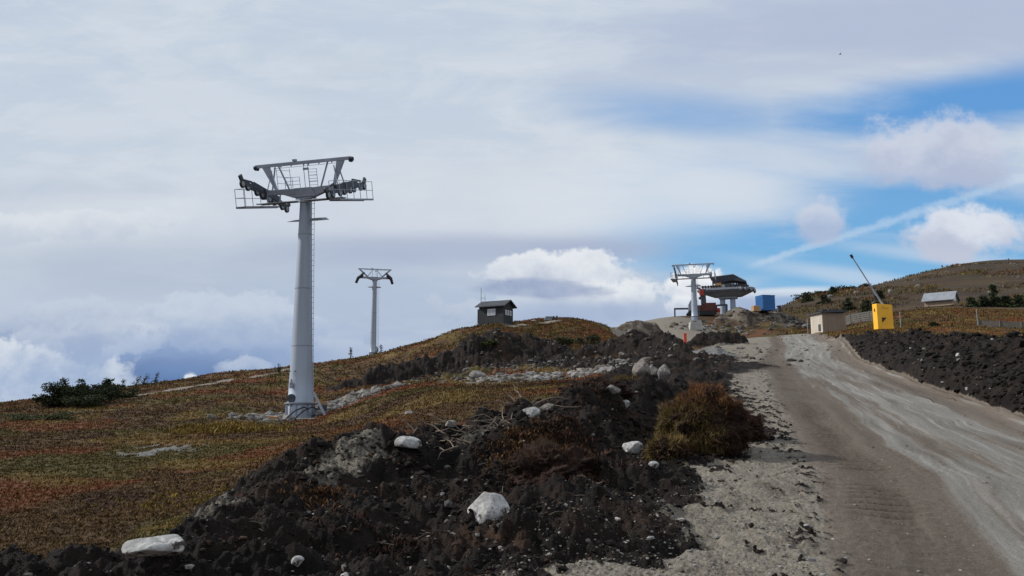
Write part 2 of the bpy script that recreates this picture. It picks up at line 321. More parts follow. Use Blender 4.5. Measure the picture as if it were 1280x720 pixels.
def terrain_mat():
    m = bpy.data.materials.new('terrain_surface'); m.use_nodes = True; T = NT(m.node_tree)
    b = T.n['Principled BSDF']; tc = T.n.new('ShaderNodeTexCoord'); P = tc.outputs['Object']
    a1 = attr(T, 'w1'); a2 = attr(T, 'w2'); a3 = attr(T, 'w3')
    s1 = T.n.new('ShaderNodeSeparateColor'); T.l.new(a1.outputs['Color'], s1.inputs[0])
    s2 = T.n.new('ShaderNodeSeparateColor'); T.l.new(a2.outputs['Color'], s2.inputs[0])
    s3 = T.n.new('ShaderNodeSeparateColor'); T.l.new(a3.outputs['Color'], s3.inputs[0])
    peat, grav, road = s1.outputs[0], s1.outputs[1], s1.outputs[2]
    spoil, rub, silt = s2.outputs[0], s2.outputs[1], s2.outputs[2]
    grey, streak, fell = s3.outputs[0], s3.outputs[1], s3.outputs[2]
    a4 = attr(T, 'w4'); s4 = T.n.new('ShaderNodeSeparateColor'); T.l.new(a4.outputs['Color'], s4.inputs[0]); wet = s4.outputs[2]
    rc = T.n.new('ShaderNodeCombineXYZ'); T.l.new(s4.outputs[0], rc.inputs[0]); T.l.new(T.m('MULTIPLY', s4.outputs[1], .045), rc.inputs[1])
    r1 = T.noise(rc.outputs[0], 2.2, 6, .65); r2 = T.noise(rc.outputs[0], 9, 5, .65)
    f1 = T.noise(P, 14, 6, .7); f2 = T.noise(P, 60, 4, .7); f3 = T.noise(P, 2.2, 5, .6); f4 = T.noise(P, .7, 4, .6)
    c = moor_colour(T, P)
    # the far fell: brown heath with pale bare spots
    fc = T.mix(T.sst(T.noise(P, .035, 5, .6), .4, .62), (.034, .022, .013, 1), (.058, .036, .017, 1))
    fc = T.mix(T.sst(T.noise(P, .09, 5, .6), .52, .66), fc, (.045, .040, .020, 1))
    fc = T.mix(T.sst(T.noise(P, .33, 5, .65), .66, .70), fc, (.24, .21, .17, 1))
    c = T.mix(fell, c, fc)
    sand = T.mix(T.sst(f1, .3, .7), (.130, .114, .092, 1), (.240, .218, .180, 1))
    sand = T.mix(T.m('MULTIPLY', T.sst(f3, .5, .72), .6), sand, (.085, .070, .055, 1))
    sand = T.mix(T.m('MULTIPLY', T.sst(f2, .62, .7), .6), sand, (.40, .38, .34, 1))
    sand = T.mix(T.m('MULTIPLY', T.sst(f2, .36, .28), .7), sand, (.06, .05, .04, 1))
    # border of gravel broken up
    gm = T.sst(T.m('ADD', grav, T.m('MULTIPLY', T.m('SUBTRACT', f1, .5), .9)), .38, .58)
    c = T.mix(gm, c, sand)
    rd = T.mix(T.sst(r1, .3, .7), (.105, .084, .067, 1), (.160, .133, .108, 1))
    rd = T.mix(T.m('MULTIPLY', T.sst(f1, .48, .66), .55), rd, (.19, .165, .135, 1))
    rd = T.mix(T.m('MULTIPLY', T.sst(f1, .44, .34), .45), rd, (.055, .042, .033, 1))
    rd = T.mix(T.m('MULTIPLY', T.sst(r2, .56, .72), .45), rd, (.19, .17, .14, 1))
    rd = T.mix(T.m('MULTIPLY', T.sst(f2, .40, .30), .5), rd, (.05, .04, .03, 1))
    rd = T.mix(T.m('MULTIPLY', wet, .8), rd, (.048, .036, .028, 1))
    rg = T.mix(T.sst(r1, .35, .65), (.150, .142, .125, 1), (.225, .218, .200, 1))
    rg = T.mix(T.m('MULTIPLY', T.sst(r2, .54, .68), .5), rg, (.33, .325, .305, 1))
    rg = T.mix(T.m('MULTIPLY', T.sst(r2, .44, .34), .5), rg, (.12, .10, .082, 1))
    rg = T.mix(T.m('MULTIPLY', T.sst(f2, .36, .28), .6), rg, (.07, .06, .05, 1))
    rg = T.mix(T.m('MULTIPLY', T.sst(f2, .62, .72), .5), rg, (.38, .37, .35, 1))
    rg = T.mix(T.m('MULTIPLY', T.sst(f1, .55, .75), .45), rg, (.12, .105, .088, 1))
    gk = T.sst(T.m('ADD', grey, T.m('MULTIPLY', T.m('SUBTRACT', r1, .5), 1.2)), .25, .75)
    rd = T.mix(T.m('MULTIPLY', gk, .85), rd, rg)
    rd = T.mix(T.m('MULTIPLY', streak, .40), rd, (.38, .375, .35, 1))
    c = T.mix(T.sst(T.m('ADD', road, T.m('MULTIPLY', T.m('SUBTRACT', f1, .5), .5)), .3, .7), c, rd)
    sp = T.mix(T.sst(f4, .4, .6), (.055, .043, .034, 1), (.15, .13, .105, 1))
    c = T.mix(spoil, c, sp)
    rb = T.mix(T.sst(f1, .38, .65), (.065, .066, .067, 1), (.235, .238, .240, 1))
    c = T.mix(T.m('MULTIPLY', rub, .9), c, rb)
    pt = T.mix(T.sst(f3, .35, .7), (.0085, .0068, .0064, 1), (.024, .0172, .0138, 1))
    pt = T.mix(T.m('MULTIPLY', T.sst(f4, .55, .72), T.sst(f1, .4, .6)), pt, (.060, .034, .022, 1))
    pt = T.mix(T.m('MULTIPLY', T.sst(f2, .68, .76), .5), pt, (.20, .18, .15, 1))
    pk = T.sst(T.m('ADD', peat, T.m('MULTIPLY', T.m('SUBTRACT', f1, .5), .8)), .32, .6)
    c = T.mix(pk, c, pt)
    sk = T.sst(T.m('ADD', silt, T.m('MULTIPLY', T.m('SUBTRACT', f3, .5), 1.4)), .35, .8)
    c = T.mix(sk, c, T.mix(T.sst(f1, .35, .65), (.05, .045, .037, 1), (.22, .20, .165, 1)))
    T.l.new(c, b.inputs['Base Color'])
    b.inputs['Roughness'].default_value = .9; b.inputs['Specular IOR Level'].default_value = .15
    h = T.m('ADD', T.m('MULTIPLY', f1, .6), T.m('MULTIPLY', f2, .25))
    bp = T.n.new('ShaderNodeBump'); bp.inputs['Strength'].default_value = 1; T.l.new(T.m('ADD', .045, T.m('MULTIPLY', peat, .05)), bp.inputs['Distance'])
    T.l.new(h, bp.inputs['Height']); T.l.new(bp.outputs[0], b.inputs['Normal'])
    return m
TM = terrain_mat()

def rock_mat(name, dark, light, dirt=.4):
    m = bpy.data.materials.new(name); m.use_nodes = True; T = NT(m.node_tree); b = T.n['Principled BSDF']
    tc = T.n.new('ShaderNodeTexCoord'); P = tc.outputs['Object']
    sz_ = T.n.new('ShaderNodeSeparateXYZ'); T.l.new(P, sz_.inputs[0]); s_z = sz_.outputs[2]
    c = T.mix(T.sst(T.noise(P, 8, 6, .65, .6), .35, .65), dark + (1,), light + (1,))
    c = T.mix(T.m('MULTIPLY', T.sst(T.noise(P, 3.2, 6, .7, .8), .60, .54 - .0), dirt * 0), c, (.02, .015, .012, 1))
    c = T.mix(T.m('MULTIPLY', T.sst(T.m('ADD', T.noise(P, 9, 6, .7), T.m('MULTIPLY', T.m('SUBTRACT', -.02, s_z), 1.1)), .50, .60), dirt), c, (.035, .026, .02, 1))
    c = T.mix(T.m('MULTIPLY', T.sst(T.noise(P, 22, 3, .6), .62, .7), .5), c, (.10, .095, .09, 1))
    T.l.new(c, b.inputs['Base Color']); b.inputs['Roughness'].default_value = .85; b.inputs['Specular IOR Level'].default_value = .2
    bp = T.n.new('ShaderNodeBump'); bp.inputs['Distance'].default_value = .03; T.l.new(T.noise(P, 18, 7, .7), bp.inputs['Height']); T.l.new(bp.outputs[0], b.inputs['Normal'])
    return m
def var_mat(name, rough=.9, trans=0):
    """colour from the per-piece tint kept in the mesh"""
    m = bpy.data.materials.new(name); m.use_nodes = True; T = NT(m.node_tree); b = T.n['Principled BSDF']
    a = attr(T, 'tint'); T.l.new(a.outputs['Color'], b.inputs['Base Color']); b.inputs['Roughness'].default_value = rough
    b.inputs['Specular IOR Level'].default_value = .15
    tc = T.n.new('ShaderNodeTexCoord'); n = T.noise(tc.outputs['Object'], 12, 4, .6)
    T.l.new(T.mix(T.sst(n, .3, .7), T.mix(.35, a.outputs['Color'], (0, 0, 0, 1)), a.outputs['Color']), b.inputs['Base Color'])
    return m
M = {
 'galv': mat('galvanised_steel', (.28, .325, .395), .5, .25, .002, 60, .18, 1.0, .4, True),
 'galvd': mat('dull_galvanised_steel', (.24, .265, .31), .55, .2, 0, 20, .2, 2),
 'dark': mat('dark_steel', (.055, .063, .080), .55, .2, 0, 20, .3, 3),
 'rubber': mat('black_rubber', (.02, .021, .024), .7),
 'hubm': mat('sheave_metal', (.24, .26, .29), .5, .3),
 'conc': mat('concrete', (.34, .34, .33), .9, 0, .01, 30, .15, 2),
 'wood': mat('raw_wood', (.36, .22, .11), .8, 0, .003, 30, .2, 6),
 'palewood': mat('weathered_pale_boards', (.50, .455, .39), .85, 0, .004, 30, .12, 5, .3, True),
 'brownwood': mat('brown_boards', (.24, .185, .14), .85, 0, .004, 30, .15, 5, .3, True),
 'blackwood': mat('dark_stained_boards', (.030, .033, .038), .8, 0, .004, 30, .25, 5, .3, True),
 'roofd': mat('dark_roofing', (.050, .056, .066), .7, 0, .004, 20, .2, 3),
 'roofl': mat('grey_roofing_sheet', (.23, .25, .28), .5, .1, .004, 20, .15, 1),
 'white': mat('white_paint', (.62, .63, .64), .6),
 'glass': mat('window_pane', (.30, .33, .38), .15, 0, 0, 20, .1, 3, .6),
 'yellow': mat('yellow_paint', (.80, .42, .02), .5, 0, 0, 20, .08, 2, .4),
 'black': mat('black_paint', (.015, .015, .016), .5),
 'blue': mat('blue_container_paint', (.035, .14, .36), .55, 0, 0, 20, .12, 2),
 'red': mat('faded_red_paint', (.32, .045, .035), .6, 0, 0, 20, .25, 2),
 'rust': mat('rusty_brown_metal', (.085, .030, .026), .75, 0, 0, 20, .3, 2),
 'orange': mat('orange_post_paint', (.60, .09, .04), .6),
 'steelg': mat('underside_steel', (.24, .265, .31), .55, .2, 0, 20, .15, 1),
 'bark': mat('bark', (.055, .042, .034), .9, 0, .01, 20, .3, 8),
 'twig': mat('dead_root', (.17, .135, .105), .9, 0, .003, 40, .3, 12),
 'snowf': mat('snow_fence_slats', (.095, .095, .092), .85, 0, 0, 20, .2, 2),
 'var': var_mat('heath_leaves'), 'rockv': var_mat('broken_stone', .85), 'clodv': var_mat('peat_clods', .95), 'needle': var_mat('needles', .85),
 'rockw': rock_mat('white_quartz_rock', (.24, .24, .24), (.54, .54, .53), .95),
 'rockg': rock_mat('grey_gneiss_rock', (.11, .105, .10), (.27, .25, .235), .4),
 'rockp': rock_mat('pinkish_grey_rock', (.12, .105, .098), (.25, .225, .21), .4),
}

# ------------------------------------------------------------------ mesh helpers
class MB:
    def __init__(s): s.v = []; s.f = []
    def add(s, vs, fs):
        o = len(s.v); s.v += [tuple(p) for p in vs]; s.f += [tuple(i + o for i in f) for f in fs]; return s
    def box(s, cx, cy, cz, sx, sy, sz, rz=0, ry=0, rx=0):
        from mathutils import Euler
        E = Euler((rx, ry, rz)).to_matrix(); vs = []
        for x in (-.5, .5):
            for y in (-.5, .5):
                for z in (-.5, .5):
                    p = E @ __import__('mathutils').Vector((x * sx, y * sy, z * sz)); vs.append((cx + p.x, cy + p.y, cz + p.z))
        return s.add(vs, [(0, 1, 3, 2), (4, 6, 7, 5), (0, 4, 5, 1), (2, 3, 7, 6), (0, 2, 6, 4), (1, 5, 7, 3)])
    def beam(s, a, b, w, h=None, up=(0, 0, 1)):
        from mathutils import Vector as V
        h = h or w; a = V(a); b = V(b); d = (b - a).normalized(); u = V(up)
        if abs(d.dot(u)) > .98: u = V((0, 1, 0))
        r = d.cross(u).normalized(); t = r.cross(d).normalized(); vs = []
        for p in (a, b):
            for i, j in ((-1, -1), (1, -1), (1, 1), (-1, 1)): vs.append(p + r * (i * w / 2) + t * (j * h / 2))
        return s.add(vs, [(3, 2, 1, 0), (4, 5, 6, 7), (0, 1, 5, 4), (1, 2, 6, 5), (2, 3, 7, 6), (3, 0, 4, 7)])
    def tube(s, pts, r, n=8, cap=True):
        from mathutils import Vector as V
        pts = [V(p) for p in pts]; rs = r if isinstance(r, (list, tuple)) else [r] * len(pts); vs = []; fs = []
        for i, p in enumerate(pts):
            d = (pts[min(i + 1, len(pts) - 1)] - pts[max(i - 1, 0)]).normalized()
            u = V((0, 0, 1)) if abs(d.z) < .9 else V((1, 0, 0))
            a = d.cross(u).normalized(); b = a.cross(d)
            for k in range(n):
                t = 2 * math.pi * k / n; vs.append(p + (a * math.cos(t) + b * math.sin(t)) * rs[i])
        for i in range(len(pts) - 1):
            for k in range(n): fs.append((i * n + k, i * n + (k + 1) % n, (i + 1) * n + (k + 1) % n, (i + 1) * n + k))
        if cap: fs.append(tuple(range(n - 1, -1, -1))); fs.append(tuple(range(len(vs) - n, len(vs))))
        return s.add(vs, fs)
    def lathe(s, prof, n=32, c=(0, 0, 0)):
        vs = []; fs = []
        for r, z in prof:
            for k in range(n):
                t = 2 * math.pi * k / n; vs.append((c[0] + r * math.cos(t), c[1] + r * math.sin(t), c[2] + z))
        for i in range(len(prof) - 1):
            for k in range(n): fs.append((i * n + k, i * n + (k + 1) % n, (i + 1) * n + (k + 1) % n, (i + 1) * n + k))
        fs.append(tuple(range(n - 1, -1, -1))); fs.append(tuple(range(len(vs) - n, len(vs))))
        return s.add(vs, fs)
    def prism(s, poly, y0, y1):      # polygon in xz, extruded in y
        n = len(poly); vs = [(x, y0, z) for x, z in poly] + [(x, y1, z) for x, z in poly]
        fs = [tuple(range(n)), tuple(range(2 * n - 1, n - 1, -1))] + [(i, i + n, (i + 1) % n + n, (i + 1) % n) for i in range(n)]
        return s.add(vs, fs)
    def disc(s, c, r, t, axis='x', n=20):
        ax = {'x': (1, 0, 0), 'y': (0, 1, 0), 'z': (0, 0, 1)}[axis]
        a = [c[i] - ax[i] * t / 2 for i in range(3)]; b = [c[i] + ax[i] * t / 2 for i in range(3)]
        return s.tube([a, b], r, n)
    def build(s, name, m, parent=None, smooth=False, bevel=0):
        me = bpy.data.meshes.new(name); me.from_pydata(s.v, [], s.f); me.materials.append(m)
        import bmesh
        bm = bmesh.new(); bm.from_mesh(me); bmesh.ops.recalc_face_normals(bm, faces=bm.faces); bm.to_mesh(me); bm.free()
        o = bpy.data.objects.new(name, me); C.objects.link(o)
        if parent: o.parent = parent
        if smooth:
            for p in me.polygons: p.use_smooth = True
            try: me.set_sharp_from_angle(angle=R(40))
            except Exception: pass
        if bevel:
            b = o.modifiers.new('bevel', 'BEVEL'); b.width = bevel; b.segments = 2; b.limit_method = 'ANGLE'
        return o
def tag(o, label=None, cat=None, group=None, kind=None):
    if label: o['label'] = label
    if cat: o['category'] = cat
    if group: o['group'] = group
    if kind: o['kind'] = kind
    return o
def empty(name, loc, rz=0):
    o = bpy.data.objects.new(name, None); C.objects.link(o); o.location = loc; o.rotation_euler = (0, 0, rz); o.empty_display_size = .3; return o
def np_mesh(name, V, Fq, m, attrs=None, smooth=False):
    me = bpy.data.meshes.new(name); k = Fq.shape[1]
    me.vertices.add(len(V)); me.vertices.foreach_set('co', np.ascontiguousarray(V, np.float32).ravel())
    me.loops.add(Fq.size); me.loops.foreach_set('vertex_index', np.ascontiguousarray(Fq, np.int32).ravel())
    me.polygons.add(len(Fq)); me.polygons.foreach_set('loop_start', np.arange(len(Fq), dtype=np.int32) * k)
    me.polygons.foreach_set('use_smooth', np.full(len(Fq), bool(smooth)))
    me.update(calc_edges=True)
    for an, arr in (attrs or {}).items():
        a = me.attributes.new(an, 'FLOAT_COLOR', 'POINT'); a.data.foreach_set('color', np.ascontiguousarray(arr, np.float32).ravel())
    me.materials.append(m); o = bpy.data.objects.new(name, me); C.objects.link(o); return o

# ------------------------------------------------------------------ the ground sheet
NC = 1120
ph = np.concatenate([np.linspace(-180, -60, 30, endpoint=False), np.linspace(-60, -37, 24, endpoint=False), np.linspace(-37, 37, NC, endpoint=False),
                     np.linspace(37, 60, 24, endpoint=False), np.linspace(60, 180, 30, endpoint=False)])
ph = np.radians(ph)
rr = np.concatenate([[.35], np.geomspace(1, 5, 22, endpoint=False), np.geomspace(5, 22, 560, endpoint=False), np.geomspace(22, 75, 300, endpoint=False),
                     np.geomspace(75, 450, 230, endpoint=False), np.geomspace(450, 4000, 26)])
PH, RR = np.meshgrid(ph, rr)
GX = RR * np.sin(PH); GY = RR * np.cos(PH)
T_ = terrain(GX, GY)
nr, nc = GX.shape
V = np.stack([GX, GY, T_['z']], -1).reshape(-1, 3)
ii = np.arange((nr - 1) * nc).reshape(nr - 1, nc)
jj = np.roll(ii, -1, axis=1)
FQ = np.stack([ii, jj, jj + nc, ii + nc], -1).reshape(-1, 4)
def q4(*a): return np.stack([t.ravel() for t in a] + [np.ones(GX.size)] * (4 - len(a)), -1)
D_ = np.hypot(GX, GY)
fell = ss(120, 230, D_) * ss(.1, .25, GX / np.maximum(GY, .1)) * (GY > 0)
W1 = q4(np.clip(T_['peat'], 0, 1), np.clip(np.maximum(T_['grav'], np.maximum(T_['path'] * .9, 0)), 0, 1), T_['road'])
W2 = q4(np.clip(T_['spoil'], 0, 1), np.clip(np.maximum(T_['rub'], np.maximum(T_['slab'], T_['chips'])), 0, 1), T_['silt'])
W3 = q4(T_['grey'], T_['streak'], fell); W4 = q4(T_['off'], GY, T_['wet']); pa = patches(GX, GY); W5 = np.stack([t.ravel() for t in pa], -1)
def vmean(a):
    a = a.ravel(); return a[FQ].mean(1)
fb = vmean(T_['bank']) > .5; frd = (vmean(T_['road']) > .5) & ~fb
fap = (vmean(T_['grav']) > .5) & ~fb & ~frd
ffell = (vmean(fell) > .5) & ~fb
fy = GY.ravel()[FQ].mean(1); fx = GX.ravel()[FQ].mean(1); foff = fx - np.interp(fy, ROAD[:, 0], ROAD[:, 1])
fchip = vmean(T_['chips']) > .5
cls = np.zeros(len(FQ), int)
cls[frd] = 1; cls[fap] = 2; cls[ffell & ~frd & ~fap] = 3
cls[fb & (foff > 3)] = 4; cls[fb & (foff <= 3) & (fy < 24)] = 5; cls[fb & (foff <= 3) & (fy >= 24) & (fy < 100)] = 6
cls[fb & (fy >= 100)] = 7; cls[fchip] = 8
defs = {0: ('ground', None), 1: ('road', None), 2: ('gravel_shoulder', None), 3: ('hill', None),
 4: ('peat_bank', ('long low bank of dark dug peat along the right side of the road', 'earth bank')),
 5: ('peat_heap', ('large rough heap of black peat and turf in the left foreground', 'earth heap')),
 6: ('peat_heap', ('dark peat heaps in the middle distance below the small dark cabin', 'earth heap')),
 7: ('spoil_heap', ('brown stony spoil heaps on the skyline beside the lift station', 'spoil heap')),
 8: ('gravel_heap', ('smooth pale grey gravel heap left of the road near orange post', 'gravel heap'))}
for k, (nm, lab) in defs.items():
    fs = FQ[cls == k]
    if not len(fs): continue
    u, inv = np.unique(fs, return_inverse=True)
    o = np_mesh(nm, V[u], inv.reshape(fs.shape), TM, {'w1': W1[u], 'w2': W2[u], 'w3': W3[u], 'w4': W4[u], 'w5': W5[u]}, smooth=True)
    tag(o, kind='structure') if lab is None else tag(o, lab[0], lab[1], kind='stuff')

# ------------------------------------------------------------------ scattered pieces (stones, clods, leaves)
def ico(sub):
    import bmesh
    bm = bmesh.new(); bmesh.ops.create_icosphere(bm, subdivisions=sub, radius=1); bm.verts.ensure_lookup_table()
    v = np.array([p.co[:] for p in bm.verts]); f = np.array([[q.index for q in t.verts] for t in bm.faces]); bm.free(); return v, f
def rocks(n, sub, ang=1.0, seed=0):
    out = []; v0, f0 = ico(sub); g = np.random.default_rng(seed)
    for _ in range(n):
        v = v0.copy()
        for c in range(7):                     # chop with random planes: broken faces
            d = g.normal(size=3); d /= np.linalg.norm(d); lim = g.uniform(.45, .85)
            s = v @ d; v = v - np.outer(np.maximum(s - lim, 0), d) * ang
        v *= g.uniform(.75, 1.15, 3); v += g.normal(scale=.03, size=v.shape)
        out.append((v, f0))
    return out
RK = rocks(10, 1, .95, 3)
CL = [(v * (1 + np.random.default_rng(40 + i).uniform(-.2, .2, (len(v), 1))), f) for i, (v, f) in enumerate(rocks(10, 1, .8, 8))]
def rotm(a, b, c):
    ca, sa, cb, sb, cc, sc_ = math.cos(a), math.sin(a), math.cos(b), math.sin(b), math.cos(c), math.sin(c)
    return np.array([[ca, -sa, 0], [sa, ca, 0], [0, 0, 1]]) @ np.array([[cb, 0, sb], [0, 1, 0], [-sb, 0, cb]]) @ np.array([[1, 0, 0], [0, cc, -sc_], [0, sc_, cc]])
def scatter(name, X, Y, S, tints, m, tmpl=None, flat=.7, sink=.25, lift=None):
    Z = terrain(X, Y)['z']; tmpl = tmpl or RK; n = len(X); which = rng.integers(0, len(tmpl), n); vs = []; fs = []; cs = []; o = 0
    X = np.asarray(X); Y = np.asarray(Y); S = np.asarray(S); tints = np.asarray(tints)
    for ti, (v, f) in enumerate(tmpl):
        k = np.nonzero(which == ti)[0]
        if not len(k): continue
        a = rng.uniform(0, 6.283, len(k)); e = rng.uniform(-.5, .5, len(k))
        p = v[None] * rng.uniform(.65, 1.2, (len(k), 1, 3))
        x1 = p[..., 0] * np.cos(e)[:, None] + p[..., 2] * np.sin(e)[:, None]; z1 = p[..., 2] * np.cos(e)[:, None] - p[..., 0] * np.sin(e)[:, None]
        x2 = x1 * np.cos(a)[:, None] - p[..., 1] * np.sin(a)[:, None]; y2 = x1 * np.sin(a)[:, None] + p[..., 1] * np.cos(a)[:, None]
        q = np.stack([x2, y2, z1 * flat], -1) * S[k][:, None, None]
        q += np.stack([X[k], Y[k], Z[k] + S[k] * (flat - sink * 2) * .5], -1)[:, None]
        vs.append(q.reshape(-1, 3)); fs.append((f[None] + (o + np.arange(len(k)) * len(v))[:, None, None]).reshape(-1, 3)); o += len(k) * len(v)
        cs.append(np.repeat(np.c_[tints[k], np.ones(len(k))], len(v), 0))
    return np_mesh(name, np.concatenate(vs), np.concatenate(fs), m, {'tint': np.concatenate(cs)})
def along(pts, n, w):
    P = np.array([p[:2] for p in pts]); L = np.r_[0, np.cumsum(np.hypot(*(np.diff(P, axis=0).T)))]
    t = rng.uniform(0, L[-1], n); x = np.interp(t, L, P[:, 0]); y = np.interp(t, L, P[:, 1])
    return x + rng.normal(0, w, n), y + rng.normal(0, w, n)
def greyt(n, lo, hi, warm=.04):
    g = rng.uniform(lo, hi, n) ; w = rng.uniform(0, warm, n)
    return np.stack([g + w, g + w * .5, g - w * .2], -1)
# rubble round the first pylon and the pale stone strip before the dark hills
x, y = along([at(310, 531, 39), at(400, 512, 43), at(480, 492, 47)], 1500, .62)
tag(scatter('rubble', x, y, rng.gamma(3, .055, len(x)).clip(.06, .5), greyt(len(x), .05, .25), M['rockv'], RK), 'loose grey blasted stones spread round the foot of the big pylon', 'rubble', kind='stuff')
x, y = along([at(598, 470, 47), at(690, 470, 44), at(785, 457, 43)], 1700, .55); y = y + rng.normal(0, 1.1, len(y)); k = fbm(x * .5, y * .35, 3, 29) > -.10; x = x[k]; y = y[k]
tag(scatter('rubble', x, y, rng.gamma(3, .045, len(x)).clip(.05, .4), greyt(len(x), .06, .27), M['rockv'], RK), 'strip of pale broken stones at the foot of the dark middle heaps', 'rubble', kind='stuff')
xs = []; ys = []
for (a, b, c), n, w in (((660, 450, 60), 420, 5), ((780, 440, 52), 900, 6), ((540, 480, 50), 130, 4), ((880, 440, 42), 120, 3), ((620, 470, 50), 120, 4)):
    p = at(a, b, c); xs.append(p[0] + rng.normal(0, w, n)); ys.append(p[1] + rng.normal(0, w * .8, n))
x = np.concatenate(xs); y = np.concatenate(ys)
tag(scatter('loose_stone', x, y, rng.gamma(1.8, .05, len(x)).clip(.05, .4), greyt(len(x), .04, .20), M['rockv'], RK), 'loose grey stones strewn over the dark middle peat heaps', 'stones', kind='stuff')
x, y = along([at(860, 408, 122), at(930, 402, 138), at(1000, 400, 140)], 420, 2.6)
x2, y2 = along([at(985, 396, 139), at(1010, 404, 137)], 260, 1.2); x = np.r_[x, x2]; y = np.r_[y, y2]
tag(scatter('rubble', x, y, rng.gamma(2.0, .12, len(x)).clip(.10, .9), greyt(len(x), .04, .20), M['rockv'], RK), 'stones lying on the spoil heaps beside the blue container', 'rubble', kind='stuff')
# stones sprinkled on near heap, gravel and right bank
def by_mask(n, x0, x1, y0, y1, key, thr, extra=None):
    y = np.exp(rng.uniform(math.log(y0), math.log(y1), n)); x = rng.uniform(x0, x1, n) * y
    t = terrain(x, y); k = t[key] > thr
    if extra: k &= extra(x, y, t)
    return x[k], y[k], t, k
x, y, t, k = by_mask(3000, -.62, .45, 5.6, 24, 'bank', .5)
sz = rng.gamma(1.3, .010, len(x)).clip(.006, .09)
tag(scatter('small_stone', x, y, sz, greyt(len(x), .05, .32), M['rockv'], RK, .7, .1), 'small pale stones sprinkled over the near black peat heap', 'stones', kind='stuff')
x, y, t, k = by_mask(26000, -.2, .45, 5.6, 30, 'grav', .5, lambda x, y, t: t['road'] < .3)
sz = rng.gamma(1.1, .0065, len(x)).clip(.005, .06)
tag(scatter('small_stone', x, y, sz, greyt(len(x), .03, .30), M['rockv'], RK, .6, .2), 'small stones lying on the sandy shoulder of the road', 'stones', kind='stuff')
x, y, t, k = by_mask(4500, .1, .68, 5.6, 40, 'road', .5)
k = rng.random(len(x)) < .15 + .85 * ss(.0, .2, gn(road_off(x, y) * 1.6, y * .3, 99)); x = x[k]; y = y[k]
sz = rng.gamma(1.3, .006, len(x)).clip(.004, .045)
tag(scatter('small_stone', x, y, sz, greyt(len(x), .05, .30), M['rockv'], RK, .6, .2), 'little stones and crumbs lying on the road surface', 'stones', kind='stuff')
x, y, t, k = by_mask(1300, .3, .68, 14, 66, 'bank', .5, lambda x, y, t: road_off(x, y) > 4.5)
sz = rng.gamma(1.3, .028, len(x)).clip(.015, .2)
tag(scatter('small_stone', x, y, sz, greyt(len(x), .08, .42), M['rockv'], RK, .7, .2), 'small stones scattered on the peat bank right of the road', 'stones', kind='stuff')
# clods
x, y, t, k = by_mask(130000, -.64, .42, 5.4, 24, 'bank', .35)
k = rng.random(len(x)) < .35 + .65 * ss(-.05, .25, fbm(x * 1.1, y * 1.1, 3, 97)); x = x[k]; y = y[k]
sz = (rng.gamma(.8, .011, len(x)).clip(.007, .10)) * np.clip(y / 9, .8, 1.4) * np.clip(y / 9, .7, 1.3)
g = rng.uniform(.005, .028, len(x)); tn = np.stack([g * 1.2, g, g * .88], -1); br = rng.random(len(x)) < .16; tn[br] = tn[br] * (2.2, 1.5, 1.15)
tag(scatter('peat_clod', x, y, sz, tn, M['clodv'], CL, .8, .15), 'crumbly dark peat clods covering the near heap', 'clods', kind='stuff')
x, y, t, k = by_mask(3400, -.2, .40, 5.6, 20, 'crumb', .25, lambda x, y, t: t['bank'] < .5)
sz = rng.gamma(1.5, .012, len(x)).clip(.007, .05)
g = rng.uniform(.008, .024, len(x)); tn = np.stack([g * 1.25, g, g * .85], -1)
tag(scatter('peat_clod', x, y, sz, tn, M['clodv'], CL, .8, .2), 'crumbs of dark peat spilled on the sandy shoulder', 'clods', kind='stuff')
x, y, t, k = by_mask(22000, .28, .70, 14, 66, 'bank', .4, lambda x, y, t: road_off(x, y) > 4.5)
sz = rng.gamma(1.3, .035, len(x)).clip(.02, .2)
g = rng.uniform(.006, .021, len(x)); tn = np.stack([g * 1.2, g, g * .88], -1)
tag(scatter('peat_clod', x, y, sz, tn, M['clodv'], CL, .8, .2), 'dark peat clods covering the bank right of the road', 'clods', kind='stuff')

# leaves: tufts of small blades, tint follows patches of heath
def tufts(name, X, Y, Hh, tints, m, nb=7, spread=1.0, zs=None, lean=.6):
    n = len(X); Z = terrain(X, Y)['z'] if zs is None else zs
    N = n * nb; bx = np.repeat(X, nb); by = np.repeat(Y, nb); bz = np.repeat(Z, nb); h = np.repeat(Hh, nb) * rng.uniform(.5, 1.2, N)
    a = rng.uniform(0, 6.283, N); l = rng.uniform(0, lean, N); r = np.repeat(Hh, nb) * spread * np.sqrt(rng.random(N)); ra = rng.uniform(0, 6.283, N)
    bx = bx + r * np.cos(ra); by = by + r * np.sin(ra); bz = bz - h * .15
    w = h * rng.uniform(.10, .28, N); px_, py_ = -np.sin(a), np.cos(a)
    tipx = bx + np.cos(a) * h * l; tipy = by + np.sin(a) * h * l; tipz = bz + h
    mx = bx + np.cos(a) * h * l * .35; my = by + np.sin(a) * h * l * .35; mz = bz + h * .6
    Vv = np.stack([np.stack([bx - px_ * w * .4, by - py_ * w * .4, bz], -1), np.stack([bx + px_ * w * .4, by + py_ * w * .4, bz], -1),
                   np.stack([mx + px_ * w, my + py_ * w, mz], -1), np.stack([tipx, tipy, tipz], -1), np.stack([mx - px_ * w, my - py_ * w, mz], -1)], 1).reshape(-1, 3)
    i = np.arange(N)[:, None] * 5
    Fv = np.concatenate([i + [0, 1, 2], i + [0, 2, 4], i + [4, 2, 3]], 0)
    tt = np.repeat(tints, nb, 0) * rng.uniform(.82, 1.18, (N, 1)); tt = np.repeat(np.c_[tt, np.ones(N)], 5, 0)
    return np_mesh(name, Vv, Fv, m, {'tint': tt})
